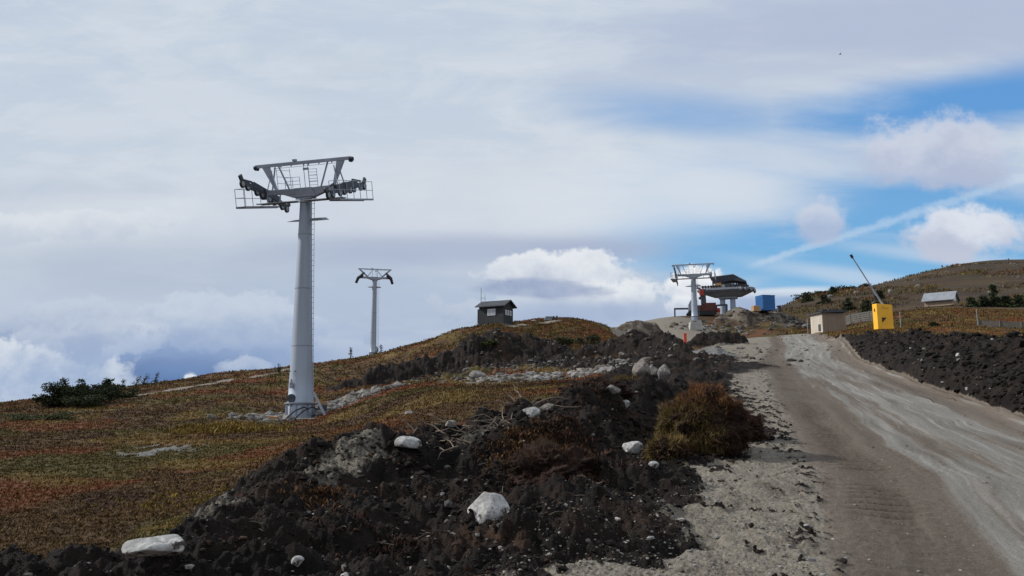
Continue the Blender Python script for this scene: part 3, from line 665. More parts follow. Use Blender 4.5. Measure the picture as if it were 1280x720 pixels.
def heath_tint(x, y):
    a, b_, c, d = [q[:, None] for q in patches(x, y)]; r = rng.random(len(x))
    base = np.array([(.070, .042, .019)]) * np.ones((len(x), 1))
    base = base * (1 - .8 * d) + .8 * d * np.array([.042, .024, .016])
    base = base * (1 - b_) + b_ * np.array([.066, .055, .019]); base = base * (1 - a) + a * np.array([.112, .044, .020])
    base = base * (1 - .8 * c) + .8 * c * np.array([.125, .088, .028])
    base[r < .15] *= .7; base[r > .97] = np.array([.13, .095, .035])
    return base * (1.65, 1.6, 1.45)
n = 105000
y = np.exp(rng.uniform(math.log(8), math.log(125), n)); x = rng.uniform(-.70, .16, n) * y
t = terrain(x, y); k = (t['peat'] < .35) & (t['grav'] < .3) & (t['rub'] < .3) & (t['slab'] < .4) & (t['path'] < .3) & (t['bank'] < .3)
x, y = x[k], y[k]
tag(tufts('heath', x, y, .022 + .0017 * y * rng.uniform(.5, 1.4, len(y)), heath_tint(x, y), M['var'], 6, 1.4, t['z'][k], lean=1.5), 'rust and olive dwarf shrubs and grass covering the moor', 'heath', kind='stuff')
n = 22000
y = np.exp(rng.uniform(math.log(40), math.log(130), n)); x = rng.uniform(.30, .72, n) * y
t = terrain(x, y); k = (t['bank'] < .3) & (road_off(x, y) > 5.5)
x, y = x[k], y[k]; tn = heath_tint(x, y)
tag(tufts('heath', x, y, .0020 * y * rng.uniform(.5, 1.4, len(y)), tn, M['var'], 5, 1.6, t['z'][k]), 'brown heath and grass behind the bank right of the road', 'heath', kind='stuff')
n = 7000; p = at(690, 425, 84)
x = p[0] + rng.normal(0, 8, n); y = p[1] + rng.normal(0, 8, n); t = terrain(x, y); k = (t['peat'] < .4) & (t['grav'] < .3)
x, y = x[k], y[k]
tag(tufts('heath', x, y, .17 * rng.uniform(.5, 1.3, len(y)), heath_tint(x * 3, y * 3), M['var'], 5, 1.5, t['z'][k]), 'brown and olive heath on the knoll right of the cabin', 'heath', kind='stuff')
n = 9000; y = np.exp(rng.uniform(math.log(120), math.log(420), n)); x = rng.uniform(.33, .74, n) * y; t = terrain(x, y); k = (fbm(x * .03, y * .03, 4, 88) > -.05 + .0006 * (y - 120)) & (t['bank'] < .3)
x, y = x[k], y[k]
tag(tufts('heath', x, y, .0024 * y * rng.uniform(.5, 1.4, len(y)), heath_tint(x * .3, y * .3) * (.75, .85, .85), M['var'], 5, 1.8, t['z'][k]), 'dark low scrub on the far brown hillside', 'scrub', kind='stuff')
x = rng.uniform(70, 230, 260); y = rng.uniform(170, 400, 260); k = (x / y > .38) & (fbm(x * .03, y * .03, 2, 89) > 0); x, y = x[k], y[k]
tag(scatter('hill_stone', x, y, rng.gamma(2, .3, len(x)).clip(.3, 1.6), greyt(len(x), .08, .22), M['rockv'], RK), 'pale stones dotted over the far brown hillside', 'stones', kind='stuff')
# yellow willow patch left of the pylon
p = at(283, 545, 33); n = 900; x = p[0] + rng.normal(0, .8, n); y = p[1] + rng.normal(0, .8, n)
o = tufts('yellow_shrub', x, y, rng.uniform(.12, .27, n), np.array([(.20, .135, .034)]) * rng.uniform(.7, 1.2, (n, 1)), M['var'], 9, 1.0)
tag(o, 'low yellow autumn shrub patch left of the big pylon foot', 'shrub', kind='stuff')
p = at(265, 612, 14); n = 200; x = p[0] + rng.normal(0, .9, n); y = p[1] + rng.normal(0, .5, n)
tag(tufts('yellow_shrub', x, y, rng.uniform(.04, .09, n), np.array([(.20, .14, .03)]) * rng.uniform(.7, 1.2, (n, 1)), M['var'], 7, 1.0), 'thin yellowish shrub patch on the left moor above the peat heap', 'shrub', kind='stuff')

# ------------------------------------------------------------------ turf block beside the road
def blob(name, c, rx, ry, rz, m, parent=None, seed=0, n=.25, sub=6, sc_=1.6, under=-.5):
    v, f = ico(sub); g = seed * 3.1
    d = 1 + n * (fbm(v[:, 0] * sc_ + g, v[:, 1] * sc_ + v[:, 2] * 1.3 + g, 4, seed) + .7 * fbm(v[:, 2] * 4 + g, v[:, 0] * 4 - v[:, 1] * 3, 4, seed + 5, .6) - .5 * billow(v[:, 0] * 6 + v[:, 1] * 4, v[:, 2] * 6 + v[:, 1] * 3, 3, seed + 8))
    w = v * d[:, None]; w[:, 2] = np.maximum(w[:, 2], under)
    w = w * (rx, ry, rz)
    o = np_mesh(name, w, f, m, smooth=True); o.location = c
    if parent: o.parent = parent
    return o, w
peatm = mat('bare_peat', (.016, .012, .010), .95, 0, .05, 9, .5, 5, .15)
turfm = mat('turf_root_mat', (.022, .013, .010), .95, 0, .05, 18, .6, 7, .15)
def turf_block(px, py, Y, rx, ry, rz, label, tints, seed, n=1500, tl=.16, rough=.34):
    x, y_, z = onground(px, py, Y); r = empty('turf_block', (x, y_, z)); tag(r, label, 'turf')
    o, w = blob('peat_core', (0, 0, rz * .45), rx, ry, rz, turfm, r, seed, rough, 6)
    # blades on top and on the near left flank
    idx = rng.choice(len(w), n); P = w[idx]; nx = P / (np.array([rx, ry, rz]) ** 2); nx /= np.linalg.norm(nx, axis=1)[:, None]
    keep = (nx[:, 2] > .05) | ((nx[:, 0] < .25) & (nx[:, 2] > -.55)) | (rng.random(len(P)) < .2)
    cm = fbm(P[:, 0] * 5 + seed, P[:, 1] * 5 + P[:, 2] * 6, 3, seed + 2); keep &= cm > rng.uniform(-.35, .12, len(P)); P = P[keep]; nx = nx[keep]; cm = cm[keep]
    nb = 8; N = len(P) * nb; P = np.repeat(P, nb, 0) + rng.normal(0, .03, (N, 3)); nn = np.repeat(nx, nb, 0)
    d = nn * rng.uniform(.3, .9, (N, 1)) + rng.normal(0, .35, (N, 3)); d[:, 2] += np.where(nn[:, 2] > .3, .5, -.35); d /= np.linalg.norm(d, axis=1)[:, None]
    h = tl * rng.uniform(.3, 1.25, N) * (1 + 1.6 * np.repeat(cm, nb)).clip(.4, 2); a = np.cross(d, rng.normal(size=(N, 3))); a /= np.linalg.norm(a, axis=1)[:, None]
    wd = h * rng.uniform(.02, .05, N)
    b0 = P - nn * .03; tip = b0 + d * h[:, None] + np.array([0, 0, -.25]) * (h[:, None]) * rng.random((N, 1))
    Vv = np.stack([b0 - a * wd[:, None], b0 + a * wd[:, None], tip], 1).reshape(-1, 3); Fv = np.arange(3 * N).reshape(-1, 3)
    # tint: red tops to the right, green-ochre on the left face
    u = P[:, 0] / rx + .35 * fbm(P[:, 0] * 3, P[:, 2] * 3, 3, seed); v = P[:, 2] / rz
    k = ss(.3, .85, v + .25 * u + rng.normal(0, .22, N))[:, None]
    tt = tints[0] * (1 - k) + tints[1] * k
    dk = rng.random(N) < .25; tt[dk] = tints[2]
    kk = ss(.05, .5, u + rng.normal(0, .15, N))[:, None] * (v < .6)[:, None]; tt = tt * (1 - kk) + tints[2] * kk
    tt = tt * rng.uniform(.6, 1.4, (N, 1))
    g = np_mesh('grass', Vv, Fv, M['var'], {'tint': np.repeat(np.c_[tt, np.ones(N)], 3, 0)}); g.location = (0, 0, rz * .45); g.parent = r; g['kind'] = 'stuff'
    return r
GO = np.array([.21, .155, .055]); RD = np.array([.22, .098, .046]); DK = np.array([.055, .028, .019]); BR = np.array([.10, .052, .026]); OL = np.array([.085, .075, .024])
turf_block(880, 588, 12.3, .68, .58, .56, 'big tilted turf block with rust red and ochre grass beside the sandy shoulder', (GO, RD, DK), 3, 19000, .070, .42)
turf_block(932, 562, 13.6, .28, .36, .30, 'small dark brown turf lump at the right end of the big ochre turf block', (BR, np.array([.12, .05, .027]), DK), 9, 2600, .05, .5)
turf_block(836, 594, 11.5, .26, .26, .20, 'little ochre turf lump at the left foot of the big turf block', (GO, GO, BR), 11, 1400, .09, .4)
turf_block(783, 492, 19.5, .60, .6, .42, 'small turf block with yellow green grass in front of the big upright boulder', (OL, np.array([.17, .12, .03]), DK), 14, 2400, .09)
turf_block(690, 614, 9.7, .56, .52, .36, 'rounded brown root matted turf lump in the middle of the near heap', (np.array([.085,.048,.030]), np.array([.14, .078, .040]), DK), 21, 9000, .035, .42)
turf_block(745, 520, 15.5, .60, .5, .34, 'dark brown turf lump on the back of the near heap behind the oval stone', (DK, np.array([.12, .062, .032]), DK), 31, 4500, .04, .5)
for px_, py_, Y_, sx_, sy_, n_, tn_, lb_ in ((690, 570, 10.3, .42, .40, 3400, (.062, .034, .023), 'dead brown roots and heather over the mound in the middle of the near heap'),
        (655, 550, 10.9, .22, .2, 900, (.15, .082, .034), 'orange brown grass patch on the crest of the near heap'), (740, 505, 16.5, .5, .5, 900, (.085, .045, .026), 'brown heather scraps on the back of the near heap'),
        (470, 690, 6.9, .3, .22, 700, (.040, .021, .015), 'reddish brown root mat low in the foreground peat'), (395, 628, 8.9, .15, .2, 260, (.13, .065, .03), 'rusty grass scrap on the left end of the pale gravel streak')):
    h_ = hit(px_, py_, Y_); x = h_[0] + rng.normal(0, sx_, n_); y = h_[1] + rng.normal(0, sy_, n_); k = fbm(x * 4, y * 4, 3, 98) > -.12; x = x[k]; y = y[k]
    tag(tufts('dead_heather', x, y, rng.uniform(.015, .05, len(x)), np.array([tn_]) * rng.uniform(.4, 1.4, (len(x), 1)), M['var'], 6, 1.4, lean=1.6), lb_, 'heather', kind='stuff')

# ------------------------------------------------------------------ single boulders
def boulder(px, py, Y, w, h, label, m, seed, shape=None, d=None, grp=None, sink=.3):
    x, y_, z = hit(px, py, Y); v, f = ico(4); g = np.random.default_rng(seed)
    for c in range(9):
        dd = g.normal(size=3); dd /= np.linalg.norm(dd); lim = g.uniform(.55, .85); s = v @ dd; v = v - np.outer(np.maximum(s - lim, 0), dd) * .92
    v = v * (1 + .05 * fbm(v[:, 0] * 2 + seed, v[:, 1] * 2 + v[:, 2], 4, seed))[:, None]
    if shape == 'peak': k = 1 - .45 * ss(-.2, 1, v[:, 2]); v[:, 0] = v[:, 0] * k + .22 * v[:, 2]; v[:, 1] *= k
    v = v / np.abs(v).max(0)
    V2 = v * (w / 2, (d or w * .8) / 2, h * .62)
    # settle: bottom sits in the ground, visible height h
    o = np_mesh('boulder', V2, f, m, smooth=True); o.location = (x, y_, z - h * .62 * (1 - sink * 2) + h * .38 + 0)
    o.location.z = z + h * .88 - h * .62
    tag(o, label, 'boulder', grp); return o
for a in [
 (610,652,8.05,.40,.30,'white triangular boulder with dirt on it in the black peat foreground','rockw',1,'peak'),
 (198,690,7.7,.50,.13,'rounded white boulder at the far left end of the peat heap','rockw',2,None),
 (511,561,10.9,.36,.14,'broad white stone near the top of the near peat heap','rockw',3,None),
 (789,566,12.2,.38,.16,'oval pale grey stone in the peat left of the big turf block','rockw',4,None),
 (817,586,10.7,.13,.08,'little whitish stone in front of the big turf block','rockw',5,None),
 (727,579,10.2,.18,.10,'greyish stone on the right flank of the brown turf lump','rockg',6,None),
 (801,471,32,.75,.75,'tall upright pinkish boulder between the middle peat heaps','rockp',7,'peak'),
 (829,472,32,.50,.48,'pale angular boulder right of the tall upright boulder','rockg',8,'peak'),
 (817,468,33.5,.42,.40,'dull grey boulder squeezed between the two standing boulders','rockg',18,None),
 (716,492,21,.24,.17,'pale round stone at the moor edge behind the near heap','rockg',9,None),
 (664,521,15.5,.30,.17,'white blocky stone on the back of the near heap beside tangled roots','rockw',10,None),
 (684,513,16.2,.30,.14,'flat pale stone on the back edge of the near heap','rockg',11,None),
 (782,507,18.5,.18,.12,'small pale stone on the dark slope left of the red tufted turf','rockw',12,None),
 (766,492,20.5,.30,.16,'grey stone at the left foot of the small yellow green turf block','rockg',13,None),
 (598,474,46,1.1,.55,'big rounded grey boulder at the left foot of the dark middle heaps','rockg',14,None),
 (512,517,30,.35,.10,'low pale stone in the moor right of the pylon','rockg',15,None),
 (563,533,13.4,.20,.09,'narrow pale stone sticking out behind the white stone on the heap','rockg',19,None),
 (372,712,6.2,.10,.07,'small light stone low in the left foreground peat','rockw',20,None),
 (1113,366,250,1.6,1.2,'pale rock on the far brown hillside above the yellow barrier box','rockg',16,None),
 (668,366+37,93.5,.8,.35,'grey slab stone on top of the brown knoll','rockg',17,None)]:
    boulder(*a[:5], a[5], M[a[6]], a[7], a[8])
bx_, by_, bs_ = [], [], []
for o_ in [q for q in bpy.data.objects if q.name.startswith('boulder') and q.location.y < 24]:
    w_ = max(q[0] for q in (v.co for v in o_.data.vertices)); m_ = 46
    a_ = rng.uniform(3.3, 6.2, m_); r_ = w_ * rng.uniform(.75, 1.25, m_); bx_ += list(o_.location.x + r_ * np.cos(a_)); by_ += list(o_.location.y + r_ * np.sin(a_)); bs_ += list(rng.uniform(.05, .22, m_) * w_)
g = rng.uniform(.005, .018, len(bx_)); tn = np.stack([g * 1.2, g, g * .88], -1)
tag(scatter('peat_clod', np.array(bx_), np.array(by_), np.array(bs_), tn, M['clodv'], CL, .8, .1), 'dark crumbs heaped against the pale boulders', 'clods', kind='stuff')
# roots and twigs on the near heap
def twigs(name, spots, label, n, L, r):
    mb = MB()
    for px, py, Y, sx in spots:
        for _ in range(n):
            x, y_, z = at(px + random.gauss(0, sx), py, Y + random.gauss(0, .5)); z = ground(x, y_)
            a = random.uniform(0, 6.28); e = random.uniform(-.1, .9); l = random.uniform(.3, 1) * L; p = [x, y_, z]; pts = [tuple(p)]
            for k in range(5):
                a += random.gauss(0, .35); e = e * .7 + random.gauss(0, .2)
                p = [p[0] + math.cos(a) * math.cos(e) * l / 5, p[1] + math.sin(a) * math.cos(e) * l / 5, p[2] + math.sin(e) * l / 5]; pts.append(tuple(p))
            mb.tube(pts, [r, r, r * .8, r * .6, r * .45, r * .2], 5)
    return tag(mb.build(name, M['twig'], smooth=True), label, 'roots', kind='stuff')
twigs('root_tangle', [(600,535,12,28),(640,525,13,22),(560,545,11.5,25)], 'tangle of bare roots along the top of the near peat heap', 38, .75, .009)
twigs('root_tangle', [(500,640,8,60),(380,680,7.2,60),(600,660,7.6,60),(700,640,8.2,40),(450,700,6.6,60),(600,590,9.6,50)], 'bits of root poking out of the foreground peat', 11, .22, .005)
twigs('root_tangle', [(1230,470,21,50),(1160,445,30,40)], 'bits of root poking out of the bank right of the road', 10, .5, .012)

# ------------------------------------------------------------------ trees and shrubs
def needles(n, fn, tint, sz):
    P = fn(n); d = rng.normal(size=(n, 3)); d[:, 2] = d[:, 2] * .5 - .1; d /= np.linalg.norm(d, axis=1)[:, None]
    a = np.cross(d, rng.normal(size=(n, 3))); a /= np.linalg.norm(a, axis=1)[:, None]; h = sz * rng.uniform(.5, 1.4, n)[:, None]
    Vv = np.stack([P - a * h * .3, P + d * h * .5 + a * h * .18, P + d * h, P + d * h * .4 - a * h * .35], 1).reshape(-1, 3)
    tt = np.array(tint) * rng.uniform(.5, 1.5, (n, 1)) * (np.array([1, 1, 1]) + rng.normal(0, .08, (n, 3)))
    return Vv, np.arange(4 * n).reshape(-1, 4), np.repeat(np.c_[tt.clip(0), np.ones(n)], 4, 0)
def spruce(px, py, Y, w, h, label, grp=None, n=1500, cat='tree', bare=.0, tint=(.030, .042, .020), sz=None, lean=0):
    p = onground(px, py, Y); r = empty('spruce_tree', p); tag(r, label, cat, grp)
    MB().tube([(0, 0, -.1), (lean * .4, 0, h * .5), (lean, 0, h * .97)], [.05 * h ** .6, .035 * h ** .6, .008], 7).build('trunk', M['bark'], r, True)
    nb = 26; tiers = [(random.random() ** 1.5, random.uniform(0, 6.28), random.uniform(.55, 1.15)) for _ in range(nb)]
    def fn(n):
        k = rng.integers(0, nb, n); T = np.array(tiers)[k]; s = rng.random(n) ** .7
        zt = bare + (1 - bare) * T[:, 0]; rad = w / 2 * (1 - zt * .92) * T[:, 2] * s
        x = np.cos(T[:, 1]) * rad + lean * zt; y_ = np.sin(T[:, 1]) * rad; z = h * zt * .97 - rad * .25 + h * .03
        sp = .05 * w + .02; return np.stack([x, y_, z], -1) + rng.normal(0, sp, (n, 3)) * (1, 1, .6)
    a, b, c = needles(n, fn, tint, sz or (.11 * h ** .5 if h < 2.1 else .30))
    o = np_mesh('crown', a, b, M['needle'], {'tint': c}); o.parent = r
    return r
def bush(px, py, Y, w, h, label, n=3000, tint=(.032, .042, .018), sz=.12, name='juniper_shrub', grp=None, cat='shrub'):
    p = onground(px, py, Y); r = empty(name, p); tag(r, label, cat, grp)
    cl = [(random.uniform(-.5, .5) * w * .75, random.uniform(-.3, .3) * w * .6, random.uniform(.1, .75) * h, random.uniform(.12, .26) * w) for _ in range(12)]
    mb = MB()
    for c in cl: mb.tube([(c[0] * .2, c[1] * .2, -.05), (c[0] * .6, c[1] * .6, c[2] * .5), (c[0], c[1], c[2])], [.03, .02, .008], 5)
    mb.build('stem', M['bark'], r, True); A = np.array(cl)
    def fn(n):
        k = rng.integers(0, len(cl), n); q = A[k]; d = rng.normal(size=(n, 3)); d /= np.linalg.norm(d, axis=1)[:, None]; s = rng.random(n)[:, None] ** .5
        P = q[:, :3] + d * s * q[:, 3:4] * (1, 1, .55 * h / w * 2); P[:, 2] = np.abs(P[:, 2]); return P
    a, b, c = needles(n, fn, tint, sz); o = np_mesh('foliage', a, b, M['needle'], {'tint': c}); o.parent = r; return r
bush(80, 526, 50, 3.2, 1.7, 'dark green juniper forming the left end of the shrub clump on the left moor', 9000)
bush(120, 523, 51, 3.4, 1.6, 'dark green juniper forming the right end of the shrub clump on the left moor', 5000)
bush(100, 530, 48, 3.0, .9, 'low spreading juniper at the front of the shrub clump', 4000, (.038, .050, .022))
bush(148, 513, 55, 3.0, .8, 'low juniper tapering off at the right end of the shrub clump', 2500)
bush(60, 527, 50, 1.8, 1.0, 'small juniper standing at the leftmost edge of the shrub clump', 2000)
spruce(76, 524, 51, 1.8, 1.6, 'little spruce at the left of the shrub clump', n=1600)
spruce(99, 521, 52, 1.5, 1.6, 'little spruce in the middle of the shrub clump', n=1300)
spruce(126, 518, 53, 2.0, 1.5, 'little wind bent spruce at the right of the shrub clump', n=1500, lean=.35)
bush(48, 545, 40, 3.4, .45, 'flat pale green shrub low in front of the juniper clump', 2600, (.07, .085, .035), .10)
for i, (px, py, Y, w, h, ln) in enumerate([(150,489,66,.9,.9,.3),(168,487,67,1.2,1.0,.4),(178,485,68,1.4,1.1,.3),(192,483,70,1.2,1.0,.3)]):
    spruce(px, py, Y, w, h, ['stunted wind swept tree on the left skyline nearest the juniper clump', 'second stunted tree from the left in the skyline row', 'third stunted tree from the left in the skyline row', 'rightmost stunted tree in the left skyline row'][i], 'stunted trees on the left skyline', 220, tint=(.03, .03, .022), bare=.3, lean=ln)
for i, (px, py, Y, w, h) in enumerate([(438,452,108,.9,1.7),(476,446,116,1.0,2.0),(471,449,112,.9,1.3),(527,440,118,.9,1.0),(348,466,84,.8,.9)]):
    spruce(px, py, Y, w, h, ['small dark spruce on the skyline left of the second pylon', 'small spruce just right of the foot of the second pylon', 'tiny spruce touching the second pylon foot', 'tiny spruce on the skyline left of the cabin hill', 'tiny spruce on the skyline left of the big pylon'][i], 'small spruces on the skyline', 420)
for i, (px, py, Y, w, h) in enumerate([(1083,383,175,4,2.6),(1100,380,185,6,3.6),(1060,382,185,4,2.6),(1030,380,215,5,2.2),(1010,381,240,5,2.2),(1042,375,260,5,2.2)]):
    spruce(px, py, Y, w, h, ['spruce behind the yellow barrier arm', 'bushy spruce behind the barrier box', 'spruce between the shed roof and the barrier arm', 'spruce on the slope above the shed', 'spruce on the skyline left above the shed', 'spruce on the upper slope above the shed'][i], 'spruces on the slope above the shed', 1500, sz=.5, tint=(.035, .042, .022))
for i, (px, py, Y, w, h) in enumerate([(1243,380,150,3.2,4.2),(1230,381,150,4.5,2.0),(1258,382,150,5,1.9),(1274,381,150,4.5,2.0),(1214,382,150,4,1.6)]):
    spruce(px, py, Y, w, h, ['tallest spruce in the clump right of the grey roofed house', 'low spruce left of the tallest one in the right clump', 'low wide spruce right of the tallest one', 'spruce at the right edge of the photo', 'low spruce nearest the grey roofed house'][i], 'spruces right of the grey roofed house', 1600, sz=.42, tint=(.034, .046, .022))
bush(1168, 406, 72, 1.1, .6, 'small round green bush in the heath below the grey roofed house', 900, name='juniper_shrub')
for i, (px, py, Y) in enumerate([(1003,380,300),(1016,377,300),(1028,374,305),(1048,370,310),(1070,364,320),(1085,361,330),(1055,369,300)]):
    bush(px, py + 2, Y, 8, 1.9, 'low dark bush on the skyline of the right hillside', 700, (.035, .042, .022), .6, grp='bushes on the right hillside skyline')
bush(735, 432, 76, 2.6, 1.0, 'grey green willow bush below the brown knoll', 1800, (.06, .065, .035), .16, 'willow_shrub')
bush(705, 436, 74, 2.6, .9, 'grey green willow bush left below the brown knoll', 1800, (.055, .062, .030), .16, 'willow_shrub')
bush(612, 452, 60.5, 1.7, .7, 'green bush on the face of the dark peat hill', 900, (.05, .06, .02), .14, 'willow_shrub')

# ------------------------------------------------------------------ lift pylons
def pylon(px, py, Y, H, rz, label, lean=0, pitch=R(9), trains=(1, -1), tm='dark', vee=False, s=1.0, r0=.72, r1=.37, ladder=True, tgt=None):
    """H = height of the saddle above ground; head in local x across, y along the line"""
    x, y_, z = onground(px, py, Y) if tgt is None else (tgt[0], tgt[1], ground(tgt[0], tgt[1]))
    r = empty('lift_pylon', (x, y_, z), rz); r.rotation_euler = (0, lean, rz); tag(r, label, 'lift pylon', 'chairlift pylons')
    g, dk = M['galv'], M['galvd']
    prof = [(r0 * 1.06, .0), (r0 * 1.06, .05), (r0 * .98, .05), (r0 * .96, .75), (r0 * .9, .80)]
    for k in range(1, 9):
        t = k / 8; prof.append((r0 * .9 + (r1 - r0 * .9) * t ** .85, .8 + (H - .85) * t))
    mast = MB().lathe(prof, 40).build('mast', g, r, True)
    for t in (.27, .55, .82):
        sm = MB()
        zz = .8 + (H - .85) * t; rad = r0 * .9 + (r1 - r0 * .9) * t ** .85; sm.lathe([(rad + .002, zz - .02), (rad + .014, zz - .015), (rad + .014, zz + .015), (rad + .002, zz + .02)], 32)
        sm.build('weld_seam', dk, mast)
    fl = MB().lathe([(r0 * .97, .72), (r0 * 1.12, .74), (r0 * 1.12, .79), (r0 * .91, .82)], 32)
    for k in range(14):
        a = k * 6.283 / 14; fl.box(r0 * 1.03 * math.cos(a), r0 * 1.03 * math.sin(a), .40, .05, .05, .66, a)
    fl.lathe([(r0 * .97, .045), (r0 * 1.18, .045), (r0 * 1.18, .10), (r0 * .97, .11)], 32)
    fl.build('base_flange', M['steelg'], r)
    MB().box(0, 0, -.35, r0 * 3.1, r0 * 3.1, .76, .3).build('foundation', M['conc'], r, bevel=.03)
    hd = empty('pylon_head', (0, 0, H)); hd.parent = r; hd.scale = (s, s, s); hd.rotation_euler = (pitch, 0, 0)
    # saddle and crossarm
    poly = [(-2.35, .33), (-1.35, .30), (-.45, .0), (.45, .0), (1.35, .30), (2.35, .33), (2.35, .62), (1.1, .60), (.7, .58), (-.7, .58), (-1.1, .60), (-2.35, .62)]
    b = MB().prism(poly, -.24, .24); b.box(0, 0, -.02, .95, .75, .06); b.prism([(-.75, .08), (-.55, .60), (.55, .60), (.75, .08)], -.30, -.245)
    b.build('crossarm', M['steelg'], hd, bevel=.015)
    # gantry
    b = MB().beam((-3.0, 0, 2.02), (3.0, 0, 2.02), .15, .19)
    b.box(-.5, 0, 2.19, .22, .2, .12)
    b.build('top_beam', g, hd, bevel=.01)
    if vee:
        for sg in (-1, 1):
            MB().beam((sg * 2.75, 0, 1.95), (sg * 1.15, 0, .5), .26, .16, (0, 1, 0)).build('strut', dk, hd)
            MB().beam((sg * .30, 0, 1.95), (sg * 1.45, 0, .5), .13, .1, (0, 1, 0)).build('brace', g, hd)
            MB().tube([(sg * .45, .1, .55), (sg * .45, .1, 1.45)], .05, 6).build('upright', g, hd); MB().tube([(sg * 2.2, .1, .5), (sg * 2.2, .1, 1.3)], .04, 6).build('upright', g, hd)
            tr = MB().tube([(sg * 1.9, -.6, 1.35), (sg * 2.35, -.5, .85), (sg * 2.9, 0, .45), (sg * 3.2, .6, -.25)], [.12, .26, .30, .20], 8)
            tr = tr.beam((sg * 1.1, 0, .45), (sg * 2.8, 0, .45), .3, .3).build('sheave_train', M['dark'], hd)
            for k, (a_, c_) in enumerate(((2.3, .75), (2.75, .45), (3.05, .05), (3.2, -.3))): MB().disc((sg * a_, -.35 + .3 * k, c_), .26, .2, 'y', 14).build('sheave', M['rubber'], tr)
    for sg in (() if vee else (-1, 1)):
        MB().prism([(sg * 2.58, 1.93), (sg * 2.12, 1.93), (sg * 1.76, .62), (sg * 1.90, .62)], -.06, .06).build('strut', g, hd)
        MB().beam((sg * 1.95, .3, 1.93), (sg * 2.3, .35, .6), .06).beam((sg * 1.55, 0, 1.94), (sg * 1.0, 0, .58), .07).beam((sg * 1.95, -.1, 1.7), (sg * 2.2, -.35, .6), .05).build('brace', dk, hd)
        b = MB(); b.disc((sg * 2.96, -.1, 1.92), .13, .06); b.disc((sg * 2.96, .1, 1.92), .13, .06); b.disc((sg * 3.08, 0, 1.96), .12, .06); b.build('pulley', M['rubber'], hd)
    b = MB()
    for u in (-1.4, -.75, .05, .35, 1.0, 1.8): b.box(u, 0, 1.89, .05, .05, .08)
    b.tube([(-1.9, 0, 1.82), (2.1, 0, 1.82)], .012, 5); b.tube([(.05, -.05, 1.93), (.05, -.05, .58)], .018, 6); b.tube([(.32, -.05, 1.93), (.32, -.05, .58)], .018, 6); b.box(.18, -.05, 1.65, .30, .14, .12)
    b.build('hoist', dk, hd)
    # railings over the crossarm
    b = MB()
    for v in (() if vee else (-.45,)):
        for u0, u1, hh in ((-1.45, -.62, 1.12), (-.98, -.05, .62), (.55, 1.05, 1.0)):
            n = max(2, int((u1 - u0) / .45) + 1)
            for k in range(n):
                u = u0 + (u1 - u0) * k / (n - 1); b.tube([(u, v, .3), (u, v, .58 + hh)], .016, 5)
            for q in (.33, .66, 1.0): b.tube([(u0, v, .58 + hh * q), (u1, v, .58 + hh * q - (.12 if hh > 1.05 else 0))], .014, 5)
    for k in range(0 if vee else 5): b.tube([(.55, -.45, .7 + k * .18), (.85, -.1, .7 + k * .18)], .012, 5)
    if not vee: b.build('railing', g, hd)
    # cross walkway, catwalks and sheave trains
    b = MB().box(-1.5, -.62, -.16, 2.4, .42, .05).box(1.5, -.62, -.16, 2.4, .42, .05)
    b.tube([(-2.7, -.84, -.14), (2.7, -.84, -.14)], .03, 6); b.beam((-2.6, -.4, -.2), (2.6, -.4, -.2), .06)
    for u in (-2.3, -1.5, 1.5, 2.3): b.beam((u, -.3, -.18), (u, -.2, .34), .06)
    if not vee: b.build('walkway', dk, hd)
    for sg, tl in zip((() if vee else (-1, 1)), trains):
        X = sg * 2.85
        cw = MB().box(X + sg * .0, 0, -.28, .62, 4.3, .05); cw.beam((X - .3, -2.15, -.31), (X - .3, 2.15, -.31), .05, .1); cw.beam((X + .3, -2.15, -.31), (X + .3, 2.15, -.31), .05, .1)
        cw = cw.build('catwalk', dk, hd)
        rl = MB(); xo = X + sg * .32
        for k in range(6): rl.tube([(xo, -2.1 + k * .84, -.28), (xo, -2.1 + k * .84, .72)], .018, 5)
        for zz in (.22, .72): rl.tube([(xo, -2.1, zz), (xo, 2.1, zz)], .017, 5)
        for yy in (-2.1,):
            rl.tube([(xo, yy, .72), (xo - sg * .6, yy, .72)], .016, 5); rl.tube([(xo, yy, .22), (xo - sg * .6, yy, .22)], .016, 5); rl.tube([(xo - sg * .6, yy, -.28), (xo - sg * .6, yy, .72)], .018, 5)
        rl.build('railing', g, cw)
        # train: pivots about the crossarm end, tl = sign of tilt
        tr = MB(); an = tl * .27; ca, sa = math.cos(an), math.sin(an); Xt = sg * 2.55
        def pt(u, v, w): return (Xt + u, v * ca - w * sa, .45 + v * sa + w * ca)
        tr.beam(pt(0, -1.35, .08), pt(0, 1.35, .08), .2, .34)
        for v in (-1.35, 1.35):
            tr.beam(pt(0, v - .75, -.08), pt(0, v + .75, -.08), .16, .26)
            for q in (-.75, .75):
                tr.beam(pt(0, v + q * .95 - .30, -.22), pt(0, v + q * .95 + .30, -.22), .10, .14)
        tr.beam((Xt, -.12, .1), (Xt, -.12, .7), .3, .3); tr.beam(pt(0, -2.3, -.1), pt(0, -2.60, .22), .12, .24); tr.beam(pt(0, 2.3, -.1), pt(0, 2.60, .22), .12, .24)
        tr.beam(pt(-.16, -2.3, .1), pt(-.16, -1.2, .3), .08, .1); tr.beam(pt(-.16, 2.3, .1), pt(-.16, 1.2, .3), .08, .1)
        tr = tr.build('sheave_train', M[tm], hd)
        for k in range(8):
            v = (-1.35 if k < 4 else 1.35) + (-.75 if (k // 2) % 2 == 0 else .75) * .95 + (-.26 if k % 2 == 0 else .26)
            c = pt(.02, v, -.20); w = MB()
            w.disc(c, .23, .09, 'x', 22); w = w.build('sheave', M['rubber'], tr)
            MB().disc(c, .15, .12, 'x', 16).build('hub', M['hubm'], w)
